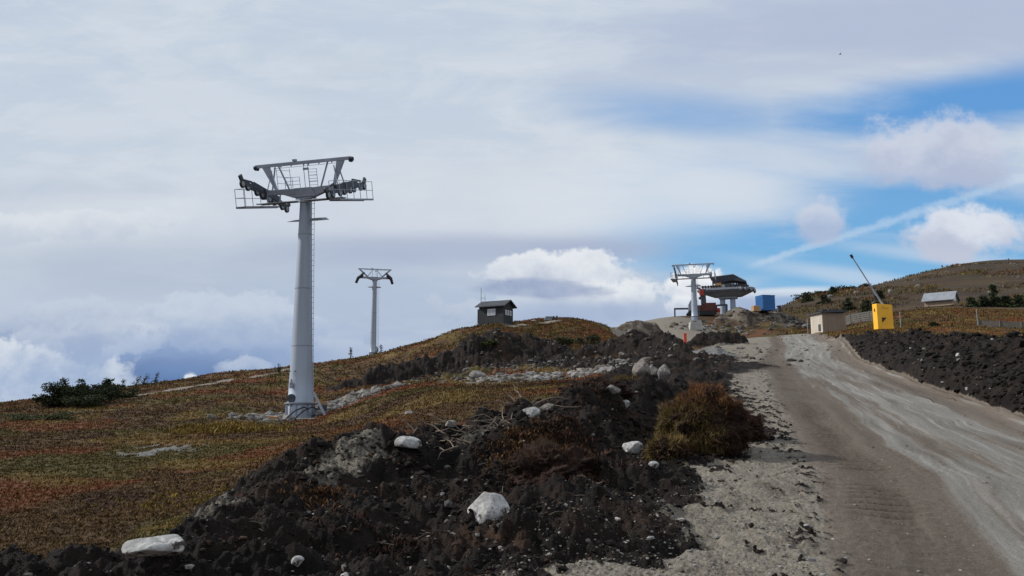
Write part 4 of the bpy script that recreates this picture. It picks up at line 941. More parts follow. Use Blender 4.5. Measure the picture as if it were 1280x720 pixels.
    # small service platforms below the head
    b = MB().prism([(-1.2, -1.27), (-r1, -1.31), (-r1, -1.18), (-.7, -1.20)], -.35, .35); b.prism([(r1, -1.31), (1.15, -1.31), (.95, -1.16), (r1, -1.16)], -.35, .35)
    b.tube([(-r1 - .1, -.1, -1.2), (-r1 - .16, -.1, -.98), (-r1, -.1, -.95)], .02, 5)
    b.build('service_platform', M['steelg'], hd)
    # ladder
    if ladder:
        b = MB(); th = -.35
        cx = lambda t: (r0 * .9 + (r1 - r0 * .9) * t ** .85) + .12
        nl = int(H / .3)
        for sd in (-.0, .22):
            b.tube([((cx(k / 8) + sd) * math.cos(th), (cx(k / 8) + sd) * math.sin(th), .9 + (H - 1.0) * k / 8) for k in range(9)], .014, 5)
        for k in range(nl):
            t = k / nl; zz = .9 + (H - 1) * t; b.tube([(cx(t) * math.cos(th), cx(t) * math.sin(th), zz), ((cx(t) + .22) * math.cos(th), (cx(t) + .22) * math.sin(th), zz)], .011, 4)
        b.build('ladder', g, r)
    return r
P1 = pylon(375, 521, 41, 11.4, R(-15), 'tall grey steel lift pylon in the left foreground moor with wide crossarm', s=.92, pitch=R(14), lean=R(-.6), r0=.70, r1=.30, trains=(-1.15, .45))
# fittings at the foot of the first pylon
pr = MB(); pr.lathe([(.16, -.03), (.22, -.03), (.22, .03), (.16, .03)], 24)
me = pr.build('round_hatch', M['dark'], P1); me.rotation_euler = (R(90), 0, R(20)); me.location = (-.13, -.66, 1.0)
q = MB().box(0, 0, 0, .16, .1, .3).tube([(0, 0, .16), (0, 0, .3)], .05, 10).build('junction_box', M['galvd'], P1); q.location = (-.16, -.66, 1.65); q.rotation_euler = (0, 0, R(20))
for bx_ in (-.29, -.02):
    q = MB().box(0, 0, .0, .05, .06, .05).build('bolt', M['dark'], P1); q.location = (bx_, -.60, 2.35); q.rotation_euler = (0, 0, R(15))
x, y_, z = onground(360, 530, 39.4)
for i, dx in enumerate((0, .42)):
    b = MB(); pts = [(x + .75 + dx, y_ + .9, z + .62), (x + .55 + dx, y_ + .7, z + .72), (x + .25 + dx, y_ + .3, z + .55), (x + dx, y_ - .1, z + .25), (x - .2 + dx, y_ - .5, z - .25)]
    tag(b.tube(pts, .035, 7).build('drain_hose', M['rubber'], smooth=True), ['left of the two black hoses hanging from the big pylon foot', 'right of the two black hoses hanging from the big pylon foot'][i], 'hose')
b = at(397, 513, 40.2); zg = ground(b[0] + .35, b[1])
tag(MB().beam((b[0] - .25, b[1], zg + 1.15), (b[0] + .42, b[1] - .15, zg), .34, .06, (1, 0, .6)).build('steel_plank', M['galvd']), 'grey steel plank leaning against the right side of the big pylon foot', 'plank')
b = onground(402, 500, 42.0); tag(MB().box(b[0], b[1], b[2] + .55, .55, .4, .18, .3, .2).build('wooden_board', M['wood'], bevel=.01), 'short tan board on the stones right of the big pylon', 'board')
b = onground(403, 503, 41.6); tag(MB().box(b[0], b[1], b[2] + .22, .4, .35, .42, .5).build('black_crate', M['dark'], bevel=.02), 'small black crate under the tan board by the big pylon', 'crate')
b = onground(342, 524, 39.2); tag(MB().box(b[0], b[1], b[2] + .16, .42, .25, .18, -.2, .1).build('wooden_block', M['wood'], bevel=.01), 'tan wooden block among the stones left of the big pylon foot', 'block')

pylon(466, 446, 115, 11.2, R(14), 'distant grey lift pylon on the skyline between big pylon and cabin', vee=True, s=.80, r0=.52, r1=.32, pitch=0)
pylon(868.5, 402, 136, 7.4, R(-17), 'grey lift pylon standing on a concrete block right before the lift station', trains=(-1.6, .6), tm='galvd', pitch=R(2), s=1.14, r0=.60, r1=.40)
x, y_, z = hit(869, 412.5, 124)
tag(MB().prism([(x - 1.0, z - .8), (x + 1.2, z - .8), (x + .9, z + 1.15), (x - .8, z + 1.15)], y_ - .6, y_ + .6).build('concrete_block', M['conc'], bevel=.05), 'pale concrete block in front of the pylon before the lift station', 'concrete block')

# ------------------------------------------------------------------ lift station
def station():
    Y = 152; x, y_, z = at(908, 389.5, Y); z = ground(x, y_); r = empty('lift_station', (x, y_, z), R(-22)); r.scale = (.84, .84, .9)
    tag(r, 'grey chairlift top station on two thick columns with dark sloping roof', 'lift station')
    zb = 3.6
    for cx in (-.75, 1.5): MB().lathe([(.75, -.9), (.75, .1), (.62, .2), (.58, zb)], 28, (cx, 0, 0)).build('column', M['galv'], r, True)
    n = 2
    # hull: long along local y-ish; make boat like underside
    L, Wd = 6.2, 3.3
    top = [(-L, -1.7), (-L + 1.4, -Wd), (L - 2.6, -Wd), (L, -1.9), (L, 1.9), (L - 2.6, Wd), (-L + 1.4, Wd), (-L, 1.7)]
    bot = [(-L * .42, -.9), (-L * .36, -1.5), (L * .5, -1.5), (L * .56, -1.1), (L * .56, 1.1), (L * .5, 1.5), (-L * .36, 1.5), (-L * .42, .9)]
    m = MB(); vs = [(a, b, zb + 1.25) for a, b in top] + [(a, b, zb + 1.65) for a, b in top] + [(a, b, zb) for a, b in bot]
    fs = [tuple(range(15, 7, -1)), tuple(range(16, 24))] + [(i, (i + 1) % 8, 8 + (i + 1) % 8, 8 + i) for i in range(8)] + [(16 + i, 16 + (i + 1) % 8, (i + 1) % 8, i) for i in range(8)]
    m.add(vs, fs); m.box(.5, 0, zb - .18, 4.0, 2.2, .5); m.build('deck', M['steelg'], r)
    m = MB()
    for i in range(9): m.box(-5.2 + i * 1.25, -Wd * (.93 if 0 < i < 8 else .6), zb + 1.1, .12, .12, .5)
    m.tube([(-L + .6, -2.6, zb + 1.0), (-L + 1.6, -Wd + .1, zb + .9), (L - 2.6, -Wd + .1, zb + .9), (L - .2, -2.0, zb + .9)], .06, 6)
    m.build('cable_tray', M['dark'], r)
    # tyre conveyors round the deck edge
    m = None
    ring = []
    for i in range(26):
        t = i / 25 * math.pi - math.pi / 2
    pts = [(L * .98, 2.0), (L * 1.02, .8), (L * 1.02, -.6), (L * .93, -2.0), (L * .75, -2.7), (L * .6, -3.1)]
    for a, b in pts:
        w = MB().tube([(a - .12, b, zb + 1.2), (a + .14, b - .05, zb + 1.25)], .48, 18).build('tyre', M['hubm'], r)
    for i in range(7): MB().disc((-L + 1.6 + i * .62, -Wd + .2, zb + 1.95), .30, .16, 'y', 16).build('tyre', M['rubber'], r)
    for i in range(6): MB().disc((1.6 + i * .62, -Wd + .2, zb + 1.95), .30, .16, 'y', 16).build('tyre', M['rubber'], r)
    # entry funnel at left: curved rails
    m = MB()
    for s_, rr_ in ((-2.5, .9), (-1.2, .75)):
        c = (-L + .2, s_, zb + 1.9); pp = [(c[0] - rr_ * math.sin(t), c[1], c[2] + rr_ * math.cos(t) * .9) for t in np.linspace(-.6, 2.6, 12)]
        m.tube(pp, .07, 6); m.tube([c, pp[3]], .05, 5); m.tube([c, pp[7]], .05, 5)
    m.tube([(-L - .7, -2.5, zb + 1.7), (-L + 2, -2.6, zb + 2.2)], .07, 6)
    m.build('funnel_rail', M['galvd'], r)
    m = MB()
    for q in (-1.6, 1.6): m.tube([(-L + 1.2 + k_ * .01, q, zb + 2.1) for k_ in (0, 900)], .1, 6)
    for a in np.linspace(0, 6.283, 9)[:-1]: m.beam((3.0, 0, zb + 2.2), (3.0 + 2.1 * math.cos(a), 2.1 * math.sin(a), zb + 2.2), .14)
    m.tube([(3.0 + 2.1 * math.cos(a), 2.1 * math.sin(a), zb + 2.2) for a in np.linspace(0, 6.283, 30)], .12, 6)
    m.build('bullwheel', M['galvd'], r)
    MB().box(-1.2, -2.2, zb + 2.25, 1.3, 1.0, 1.2).build('control_cabinet', M['wood'], r, bevel=.03)
    m = MB().box(.6, -.6, zb + 2.2, 1.4, 1.6, 1.0).box(-.1, -2.4, zb + 1.95, .7, .6, .6).box(1.9, -2.3, zb + 2.1, .8, .7, .8); m.build('drive_unit', M['galvd'], r, bevel=.04)
    m = MB()
    for a, b in ((-2.5, -1.8), (-2.5, 2.4), (2.6, -1.8), (2.6, 2.4)): m.beam((a, b, zb + 1.6), (a, b, zb + 3.2), .3)
    m.build('roof_post', M['dark'], r)
    m = MB(); zt = zb + 3.7
    # sloping dark shell: high on left/back, dropping on right
    vs = [(-2.9, -3.0, zt + .25), (2.2, -3.2, zt + .55), (4.9, -3.2, zt - 1.0), (4.7, 3.2, zt - 1.2), (2.0, 3.2, zt + .65), (-2.9, 3.0, zt + .45)]
    lo = [(-2.3, -2.7, zt - 1.0), (2.2, -3.0, zt - .6), (4.8, -3.15, zt - 1.15), (4.6, 3.1, zt - 1.4), (2.0, 3.1, zt - .4), (-2.3, 2.8, zt - .8)]
    m.add(vs + lo, [(0, 1, 4, 5), (1, 2, 3, 4), (6, 11, 10, 7), (7, 10, 9, 8), (0, 6, 7, 1), (1, 7, 8, 2), (2, 8, 9, 3), (3, 9, 10, 4), (4, 10, 11, 5), (5, 11, 6, 0)])
    rf = m.build('roof', M['dark'], r); MB().beam((-3.0, -3.15, zt + .3), (2.2, -3.3, zt + .6), .14).beam((2.2, -3.3, zt + .6), (5.0, -3.3, zt - 1.0), .14).build('roof_edge', M['steelg'], rf)
    return r
station()

# ------------------------------------------------------------------ red machine at the station
def machine():
    x, y_, z = onground(878, 391, 149); r = empty('crane_truck', (x, y_, z), R(-6)); tag(r, 'dark red crane machine with outriggers working beside the lift station', 'crane')
    m = MB(); 
    for yy in (-1.0, 1.0):
        m.prism([(-2.6, .05), (-2.9, .4), (-2.6, .8), (2.2, .8), (2.5, .4), (2.2, .05)], yy - .25, yy + .25)
    m.build('track', M['rubber'], r)
    MB().box(.8, 0, 1.35, 3.6, 2.3, 1.1).box(1.3, 0, 2.1, 2.2, 2.0, .5).build('body', M['rust'], r, bevel=.06)
    cb = MB().prism([(-2.6, .9), (-1.0, .9), (-1.0, 3.0), (-2.1, 3.0), (-2.6, 2.1)], -1.0, .4).build('cab', M['galvd'], r, bevel=.04)
    MB().prism([(-2.35, 1.6), (-1.25, 1.6), (-1.25, 2.7), (-1.95, 2.7), (-2.35, 2.05)], -1.03, -1.005).build('window', M['glass'], cb)
    MB().beam((.3, 0, 1.8), (.2, 0, 5.0), .9, .8).beam((-.5, 0, 3.2), (.8, 0, 4.4), .5).beam((.2, 0, 4.8), (-.9, 0, 5.4), .3).build('boom', M['dark'], r, bevel=.05)
    MB().box(-.1, -.55, 4.3, .8, .3, 1.1).build('winch_cover', M['red'], r, bevel=.05)
    MB().beam((1.5, -.4, 1.8), (4.4, -.4, 2.0), .45, .3).beam((4.4, -.4, 2.05), (4.35, -.4, .2), .35).box(4.3, -.4, .1, .9, .6, .15).build('outrigger', M['dark'], r)
    MB().beam((-1.5, -.4, 1.35), (-5.2, -.4, 1.35), .35, .3).beam((-5.1, -.4, 1.4), (-5.1, -.4, -.2), .25).build('outrigger', M['dark'], r)
    MB().box(2.7, -.6, 1.0, .9, .6, .7).build('counterweight', M['red'], r, bevel=.04)
machine()
# blue container and crate
x, y_, z = at(957, 388.5, 141); x = x
r = empty('blue_container', (x, y_, z), R(14)); tag(r, 'blue corrugated container on the skyline right of the lift station', 'container')
m = MB().box(0, 0, 1.3, 2.4, 2.4, 2.55)
for i in range(12): m.box(-1.1 + i * .2, -1.215, 1.3, .09, .05, 2.3); m.box(-1.215, -1.1 + i * .2, 1.3, .05, .09, 2.3)
m.build('body', M['blue'], r); MB().box(0, 0, 2.62, 2.5, 2.5, .1).box(0, 0, .02, 2.5, 2.5, .1).build('frame', M['blue'], r)

x, y_, z = at(945, 389, 139.5); tag(MB().box(x, y_, z + .4, 1.25, 1.2, .85, .1).box(x - .2, y_, z + .9, .7, .8, .12, .3).build('wooden_crate', M['wood'], bevel=.02), 'tan wooden crate left of the blue container', 'crate')
x, y_, z = at(974, 389, 143); tag(MB().box(x, y_, z + .9, .7, .8, .16).box(x, y_, z + .3, .5, .6, 1.0).build('pallet_stack', M['dark']), 'small dark stack right of the blue container', 'stack')

# ------------------------------------------------------------------ cabin
def cabin():
    Y = 89; x, y_, z = at(620, 405.5, Y); r = empty('cabin', (x, y_, z), R(-28)); tag(r, 'small dark wooden cabin with gable roof and white window on the skyline', 'cabin')
    W, D, Hh = 3.1, 2.2, 1.95
    m = MB().box(0, 0, Hh / 2, W, D, Hh)
    m.add([(W/2, -D/2, Hh), (W/2, D/2, Hh), (W/2, 0, Hh + .55), (-W/2, -D/2, Hh), (-W/2, D/2, Hh), (-W/2, 0, Hh + .55)], [(0, 1, 2), (3, 5, 4), (0, 2, 5, 3), (1, 4, 5, 2)])
    m.build('wall', M['blackwood'], r)
    m = MB()
    for s in (-1, 1):
        a, b = (s * (D / 2 + .35), Hh - .12), (0, Hh + .60)
        m.add([(-W/2 - .35, a[0], a[1]), (W/2 + .35, a[0], a[1]), (W/2 + .35, 0, b[1]), (-W/2 - .35, 0, b[1]), (-W/2 - .35, a[0], a[1] + .1), (W/2 + .35, a[0], a[1] + .1), (W/2 + .35, 0, b[1] + .1), (-W/2 - .35, 0, b[1] + .1)],
              [(3, 2, 1, 0), (4, 5, 6, 7), (0, 1, 5, 4), (1, 2, 6, 5), (3, 0, 4, 7), (2, 3, 7, 6)])
    m.build('roof', M['roofd'], r)
    def win(cx, cz, w, h, side):
        if side == 'f': f = MB().box(cx, -D/2 - .02, cz, w, .06, h); g = MB().box(cx - w * .24, -D/2 - .055, cz, w * .38, .02, h * .78).box(cx + w * .24, -D/2 - .055, cz, w * .38, .02, h * .78)
        else: f = MB().box(W/2 + .02, cx, cz, .06, w, h); g = MB().box(W/2 + .055, cx, cz, .02, w * .74, h * .78)
        f = f.build('window', M['white'], r); g.build('pane', M['glass'], f)
    win(.05, 1.25, 1.0, .72, 'f'); win(-.55, 1.2, .34, .55, 's'); win(-.05, 1.2, .34, .55, 's'); win(.5, 1.2, .34, .55, 's')
    MB().box(0, 0, -.35, W * .98, D * .98, .7).build('foundation', M['rockg'], r)
    MB().box(-W/2 - .2, -.2, .9, .35, 1.2, 1.6).build('storage_box', M['blackwood'], r)
    MB().tube([(-W/2 - .15, -.4, 1.0), (-W/2 - .15, -.4, 4.2)], .035, 6).tube([(-W/2 - .15, -.4, 3.0), (-W/2 + .35, -.4, 3.0), (-W/2 + .35, -.4, 3.4)], .025, 6).tube([(-W/2 + .35, -.4, 2.2), (-W/2 + .35, -.4, 3.2)], .025, 5).box(-W/2 - .15, -.4, 2.0, .14, .14, .9).build('antenna_mast', M['galvd'], r)
cabin()
x, y_, z = onground(685, 401, 93.5); m = MB()
for i in range(3): m.box(x + i * .04, y_, z + .12 + i * .16, .9 - i * .05, .6, .12, i * .06)
tag(m.build('timber_stack', M['galvd']), 'small stack of grey timber on top of the brown knoll', 'timber stack')
for i, px in enumerate((692, 696)):
    x, y_, z = onground(px, 400, 93.6); tag(MB().tube([(x, y_, z), (x, y_, z + .35)], .05, 6).lathe([(.05, .3), (.12, .36), (.13, .46), (.05, .54)], 10, (x, y_, z)).build('marker_post', M['dark'], smooth=True), ['left of two tiny dark posts on the knoll top', 'right of two tiny dark posts on the knoll top'][i], 'post')

# ------------------------------------------------------------------ shed by the road
def shed():
    Y = 93; x, y_, z = onground(1036, 417, Y); z = max(z, at(1036, 417.5, Y)[2]); r = empty('shed', (x, y_, z), R(10)); r.scale = (1.42, 1.42, 1.42); tag(r, 'small wooden shed with pale front and brown side beside the road crest', 'shed')
    W, D, Hh = 2.05, 1.75, 1.62
    m = MB().box(0, 0, Hh / 2 - .35, W, D, Hh + .7); m.build('wall', M['brownwood'], r)
    m = MB()
    for i in range(11): m.box(-W/2 - .012, -D/2 + .08 + i * .159, Hh / 2, .02, .13, Hh - .02)
    m.build('board_front', M['palewood'], r)
    m = MB()
    for i in range(13): m.box(-W/2 + .08 + i * .157, -D/2 - .012, Hh / 2, .14, .02, Hh - .02)
    m.build('board_side', M['brownwood'], r)
    MB().box(-W/2 - .03, -.45, Hh * .28, .03, .35, .55).build('hatch', M['dark'], r)
    m = MB().prism([(-W/2 - .25, Hh - .02), (W/2 + .2, Hh + .10), (W/2 + .2, Hh + .17), (0, Hh + .32), (-W/2 - .25, Hh + .06)], -D/2 - .22, D/2 + .2); m.build('roof', M['roofd'], r)
    m = MB()
    for q in range(5): m.box(random.uniform(-.6, .8), random.uniform(-.7, .6), Hh + .28, .5, .15, .12, random.random() * 3)
    m.build('roof_batten', M['blackwood'], r)
    MB().box(0, -D/2 - .03, .03, W + .1, .05, .10).box(-W/2 - .03, 0, .03, .05, D, .10).build('sill', M['palewood'], r)
shed()
x, y_, z = onground(1010, 417, 90); tag(MB().tube([(x, y_, z), (x, y_, z + 1.9)], .04, 6).build('marker_pole', M['galvd']), 'thin grey pole left of the wooden shed', 'pole')
# orange post
x, y_, z = at(857, 441, 44)[0], 44, 0; z = ground(x, 44); zt = at(857, 416.5, 44)[2]
o = MB().beam((x, 44, z - .1), (x, 44, zt), .16, .10).build('orange_post', M['orange'], bevel=.01); tag(o, 'orange red wooden post standing in the dark heap before the gravel', 'post')

# ------------------------------------------------------------------ barrier with yellow box
def barrier():
    Y = 52; x, y_, _ = at(1105, 411, Y); z = at(1105, 412, Y)[2]; r = empty('road_barrier', (x, y_, z), R(14)); tag(r, 'yellow counterweight box of a raised road barrier with black triangle mark', 'barrier')
    m = MB().prism([(-.60, .0), (.58, .04), (.56, 1.62), (-.62, 1.66)], -.22, .22); bx = m.build('counterweight_box', M['yellow'], r, bevel=.02)
    m = MB(); m.add([(-.28, -.232, .42), (-.28, -.232, .76), (.06, -.232, .76), (-.28, -.240, .42), (-.28, -.240, .76), (.06, -.240, .76)], [(0, 1, 2), (3, 5, 4), (0, 3, 4, 1), (1, 4, 5, 2), (2, 5, 3, 0)])
    m.build('triangle_mark', M['black'], bx)
    MB().box(-.632, 0, 1.25, .02, .06, .2).box(.0, -.236, 1.38, .5, .01, .012, 0, .1).build('latch', M['black'], bx)
    a = (.10, .05, 1.6); b = (-2.05, .05, 4.75)
    MB().beam(a, (-.6, .05, 2.62), .10, .10).beam((-.6, .05, 2.62), b, .055).build('arm', M['galvd'], r)
    MB().box(b[0], b[1], b[2], .13, .1, .24, 0, -.6).build('arm_tip', M['black'], r)
    MB().beam((0, .05, -1.0), (0, .05, 1.4), .18).box(0, 0, -.9, .7, .6, .4).build('post', M['galvd'], r)
barrier()

# ------------------------------------------------------------------ house, fences, track on the far right
def house():
    Y = 165; x, y_, z = onground(1176, 376.5, Y); z = at(1176, 377.5, Y)[2]; r = empty('house', (x, y_, z), R(-42)); tag(r, 'low house with wide light grey roof on the heath slope', 'house')
    W, D, Hh = 5.4, 3.6, .45
    m = MB().box(0, 0, Hh / 2 - .5, W, D, Hh + 1); 
    m.add([(W/2, -D/2, Hh), (W/2, D/2, Hh), (W/2, 0, Hh + 1.4), (-W/2, -D/2, Hh), (-W/2, D/2, Hh), (-W/2, 0, Hh + 1.4)], [(0, 1, 2), (3, 5, 4), (0, 2, 5, 3), (1, 4, 5, 2)])
    m.build('wall', M['brownwood'], r)
    m = MB()
    for s in (-1, 1):
        a = s * (D / 2 + .6); zz = Hh - .4
        m.add([(-W/2 - .4, a, zz), (W/2 + .4, a, zz), (W/2 + .4, 0, Hh + 1.45), (-W/2 - .4, 0, Hh + 1.45), (-W/2 - .4, a, zz + .15), (W/2 + .4, a, zz + .15), (W/2 + .4, 0, Hh + 1.6), (-W/2 - .4, 0, Hh + 1.6)],
              [(3, 2, 1, 0), (4, 5, 6, 7), (0, 1, 5, 4), (1, 2, 6, 5), (3, 0, 4, 7), (2, 3, 7, 6)])
    m.build('roof', M['roofl'], r); MB().box(W/2 + .03, -.5, .5, .05, 1.6, 1.1).build('panel', M['white'], r)
house()
def snow_fence(a, b, h, label, n=9):
    r = empty('snow_fence', (a[0], a[1], ground(a[0], a[1]))); tag(r, label, 'fence'); m = None
    P = [(a[0] + (b[0] - a[0]) * t, a[1] + (b[1] - a[1]) * t) for t in np.linspace(0, 1, n)]; o = r.location; G = [ground(*p) for p in P]
    m = MB()
    for (p, g0), (q, g1) in zip(zip(P[:-1], G[:-1]), zip(P[1:], G[1:])):
        for k in range(5):
            hh = h * (.12 + .2 * k); m.beam((p[0] - o.x, p[1] - o.y, g0 - o.z + hh), (q[0] - o.x, q[1] - o.y, g1 - o.z + hh), .03, h * .15)
    m.build('slat_panel', M['snowf'], r)
    for p, g0 in zip(P, G): MB().beam((p[0] - o.x, p[1] - o.y - .06, g0 - o.z - .2), (p[0] - o.x, p[1] - o.y - .06, g0 - o.z + h * 1.08), .09).build('post', M['snowf'], r)
snow_fence(at(1223, 404, 72), at(1420, 395, 66), .58, 'grey slatted snow fence in the heath at the right edge', 8)
snow_fence(at(1052, 404, 108), at(1100, 401, 100), 1.3, 'grey slatted fence running behind the wooden shed and barrier', 5)
for i, (px, py, Y, h) in enumerate([(1222, 404, 72.5, 1.6), (1126, 409, 70, 1.5)]):
    x, y_, z = onground(px, py, Y); tag(MB().tube([(x, y_, z - .1), (x, y_, z + h)], .028, 5).build('marker_pole', M['galvd']), ['thin pole at the left end of the right snow fence', 'thin pole just right of the yellow barrier box'][i], 'pole')
# bird
x, y_, z = at(1050, 68, 60); m = MB().tube([(x - .1, y_, z), (x, y_, z + .02), (x + .14, y_, z)], [.01, .035, .006], 6)
m.add([(x - .02, y_, z + .02), (x + .06, y_, z + .02), (x + .02, y_ - .2, z + .09), (x - .02, y_, z + .03), (x + .06, y_, z + .03), (x + .02, y_ - .2, z + .1)], [(0, 1, 2), (3, 5, 4), (0, 3, 4, 1), (1, 4, 5, 2), (0, 2, 5, 3)])
m.add([(x - .02, y_, z + .02), (x + .06, y_, z + .02), (x + .02, y_ + .2, z + .09), (x - .02, y_, z + .03), (x + .06, y_, z + .03), (x + .02, y_ + .2, z + .1)], [(0, 1, 2), (3, 5, 4), (0, 3, 4, 1), (1, 4, 5, 2), (0, 2, 5, 3)])
tag(m.build('bird', M['black']), 'tiny dark bird high in the sky at the upper right', 'bird')

# ------------------------------------------------------------------ sky
SUN_EL, SUN_AZ = 32, -78          # azimuth measured from +Y towards +X
w = bpy.data.worlds.new('World'); sc.world = w; w.use_nodes = True; T = NT(w.node_tree)
bg = T.n['Background']; STR = .10; bg.inputs['Strength'].default_value = STR
sky = T.n.new('ShaderNodeTexSky'); sky.sky_type = 'NISHITA'; sky.sun_disc = False; sky.sun_elevation = R(SUN_EL); sky.sun_rotation = R(SUN_AZ)
sky.air_density = 1.0; sky.dust_density = .6; sky.ozone_density = 1.6; sky.altitude = 900
tc = T.n.new('ShaderNodeTexCoord'); sp = T.n.new('ShaderNodeSeparateXYZ'); T.l.new(tc.outputs['Generated'], sp.inputs[0])
X, Y_, Z = sp.outputs
yy = T.m('MAXIMUM', Y_, .12)
A0 = T.m('DIVIDE', X, yy); B0 = T.m('DIVIDE', Z, yy)
cb = T.n.new('ShaderNodeCombineXYZ'); T.l.new(A0, cb.inputs[0]); T.l.new(B0, cb.inputs[1]); AB = cb.outputs[0]
def wn(scale, det=5, rough=.55, sx=1, sy=1, off=0, rot=0, dist=0):
    mp = T.n.new('ShaderNodeMapping'); mp.inputs['Scale'].default_value = (sx, sy, 1); mp.inputs['Location'].default_value = (off, off * .7, off)
    mp.inputs['Rotation'].default_value = (0, 0, rot); T.l.new(AB, mp.inputs[0]); return T.noise(mp.outputs[0], scale, det, rough, dist)
puff = wn(7, 8, .58, 1, 1.3, 3.1); puffb = wn(22, 6, .6, 1, 1.2, 8.3); edge = T.m('ADD', T.m('MULTIPLY', wn(11, 9, .62, 1, 1.25, 3.1), .72), T.m('MULTIPLY', wn(34, 5, .6, 1, 1.1, 6.4), .28)); soft = wn(3, 4, .5, 1, 2.0, 5.5); wisp = wn(3.2, 7, .6, 1, 4.5, 1.7, R(-9), .4); wisp2 = wn(2.2, 8, .62, 1, 6, 7.7, R(-7), .6)
S = 1280 / 2.0
def E(px, py, rx, ry, rot=0, sft=.4, nz=None, amp=1.0):
    a, b = pix_ab(px, py); u = T.m('SUBTRACT', A0, a); v = T.m('SUBTRACT', B0, b); c, s = math.cos(R(rot)), math.sin(R(rot))
    u2 = T.m('ADD', T.m('MULTIPLY', u, c), T.m('MULTIPLY', v, s)); v2 = T.m('SUBTRACT', T.m('MULTIPLY', v, c), T.m('MULTIPLY', u, s))
    u2 = T.m('DIVIDE', u2, rx / F); v2 = T.m('DIVIDE', v2, ry / F)
    d = T.m('SQRT', T.m('ADD', T.m('MULTIPLY', u2, u2), T.m('MULTIPLY', v2, v2)))
    if nz is not None: d = T.m('ADD', d, T.m('MULTIPLY', T.m('SUBTRACT', nz, .5), amp))
    return T.sst(d, 1 + sft, 1 - sft)
def col(r, g, b):          # sRGB 0-255 seen in the sky -> linear radiance over strength
    f = lambda c: ((c / 255 + .055) / 1.055) ** 2.4 if c > 10 else c / 255 / 12.92
    return (f(r) / STR, f(g) / STR, f(b) / STR, 1)
def over(c, mask, k, colr): return T.mix(T.m('MULTIPLY', mask, k), c, colr)
blue = T.mix(1.0, sky.outputs[0], (1.0, 1.0, 1.0, 1), 'MULTIPLY')
blue = T.mix(.88, blue, T.mix(T.sst(B0, .08, .42), col(120, 184, 228), col(90, 156, 220)))
# veil of high cloud over nearly everything, opened on the right
veil_c = T.mix(T.sst(B0, .05, .55), col(205, 214, 225), col(192, 205, 222))
veil_c = over(veil_c, T.sst(wisp, .40, .66), .55, col(214, 221, 229))
veil_c = over(veil_c, T.sst(wn(5, 9, .68, 1, 3.2, 12.7, R(-6), .5), .46, .62), .35, col(218, 225, 232))
veil_c = over(veil_c, T.sst(soft, .50, .68), .45, col(182, 194, 212))
hole = T.m('MAXIMUM', E(1120, 300, 330, 120, -10, .45, wisp, 1.3), E(1230, 125, 300, 42, 9, .6, wisp, 1.3))
hole = T.m('MAXIMUM', hole, E(950, 300, 170, 60, 0, .5, wisp2, 1.2))
hole = T.m('MAXIMUM', hole, T.m('MULTIPLY', E(880, 150, 150, 30, -6, .8, wisp, 1.2), .6))
veil = T.m('SUBTRACT', 1.0, T.m('MULTIPLY', hole, .96))
veil = T.m('MAXIMUM', veil, T.m('MULTIPLY', E(960, 190, 190, 26, -6, .8, wisp2, 1.6), .75))
veil = T.m('MAXIMUM', veil, T.m('MULTIPLY', E(900, 235, 110, 34, -8, .8, wisp2, 1.4), .75))
veil = T.m('MAXIMUM', veil, T.m('MULTIPLY', T.sst(wisp2, .52, .74), .30))
c = T.mix(veil, blue, veil_c)
# upper right lavender bank
c = over(c, E(1120, 30, 360, 62, 4, .7, wisp, 1.4), .85, col(176, 188, 212))
# bright soft band in the middle
c = over(c, E(820, 240, 190, 52, 4, .7, wisp2, 1.2), .65, col(219, 226, 234))
c = over(c, E(560, 245, 260, 45, 2, .8, wisp2, 1.0), .45, col(218, 224, 232))
c = over(c, E(60, 280, 190, 28, 3, .8, puff, 2.2), .5, col(222, 227, 233))
# low western sky: darker layers and blue gaps
low = T.sst(B0, .17, .03)
lft = T.sst(A0, .25, .02)
lowc = T.mix(T.sst(wisp, .38, .62), col(158, 176, 204), col(192, 203, 219))
c = over(c, T.m('MULTIPLY', low, lft), .85, lowc)
c = over(c, E(560, 312, 230, 17, 1, .8, wisp2, 1.6), .75, col(168, 180, 204))
c = over(c, E(440, 370, 330, 40, 0, .9, wisp, 1.4), .6, col(163, 181, 208))
c = over(c, E(150, 335, 240, 32, 0, .9, puff, 1.2), .5, col(172, 186, 206))
c = over(c, E(745, 311, 70, 11, -2, .8, puff, 1.2), .6, col(163, 176, 204))
# cumulus banks, left
def cum(c, px, py, rx, ry, k=.95, hi=(224, 229, 235), lo=(166, 182, 206), rot=0, sft=.16, amp=1.4, shade=(.30, .62)):
    m_ = E(px, py, rx, ry, rot, sft, edge, amp * 2.6)
    # sunlit crowns, greyer bases, with billows
    a, b = pix_ab(px, py); v = T.m('DIVIDE', T.m('SUBTRACT', B0, b), ry / F)
    q = T.m('ADD', T.m('MULTIPLY', v, .22), T.m('ADD', T.m('MULTIPLY', edge, 1.1), T.m('MULTIPLY', puffb, .25)))
    return over(c, m_, k, T.mix(T.sst(q, .45, .88), col(*lo), col(*hi)))
c = over(c, E(205, 448, 170, 28, 0, .5, puff, 1.5), .9, col(120, 146, 190))
c = over(c, E(225, 466, 110, 22, 0, .5, edge, 2.2), .92, col(80, 110, 160))
c = over(c, E(15, 425, 60, 22, 20, .6, puff, 1.5), .6, col(130, 152, 190))
c = cum(c, 285, 405, 150, 40, .75, (200, 211, 225), (160, 178, 207))
c = cum(c, 70, 460, 125, 50, .95, (222, 228, 235), (160, 180, 210))
c = cum(c, 150, 425, 60, 26, .8, (208, 217, 228), (158, 177, 208))
c = cum(c, 90, 405, 90, 32, .7, (196, 207, 222), (160, 176, 204))
c = cum(c, 238, 470, 13, 9, 1, (232, 236, 240), (190, 200, 218))
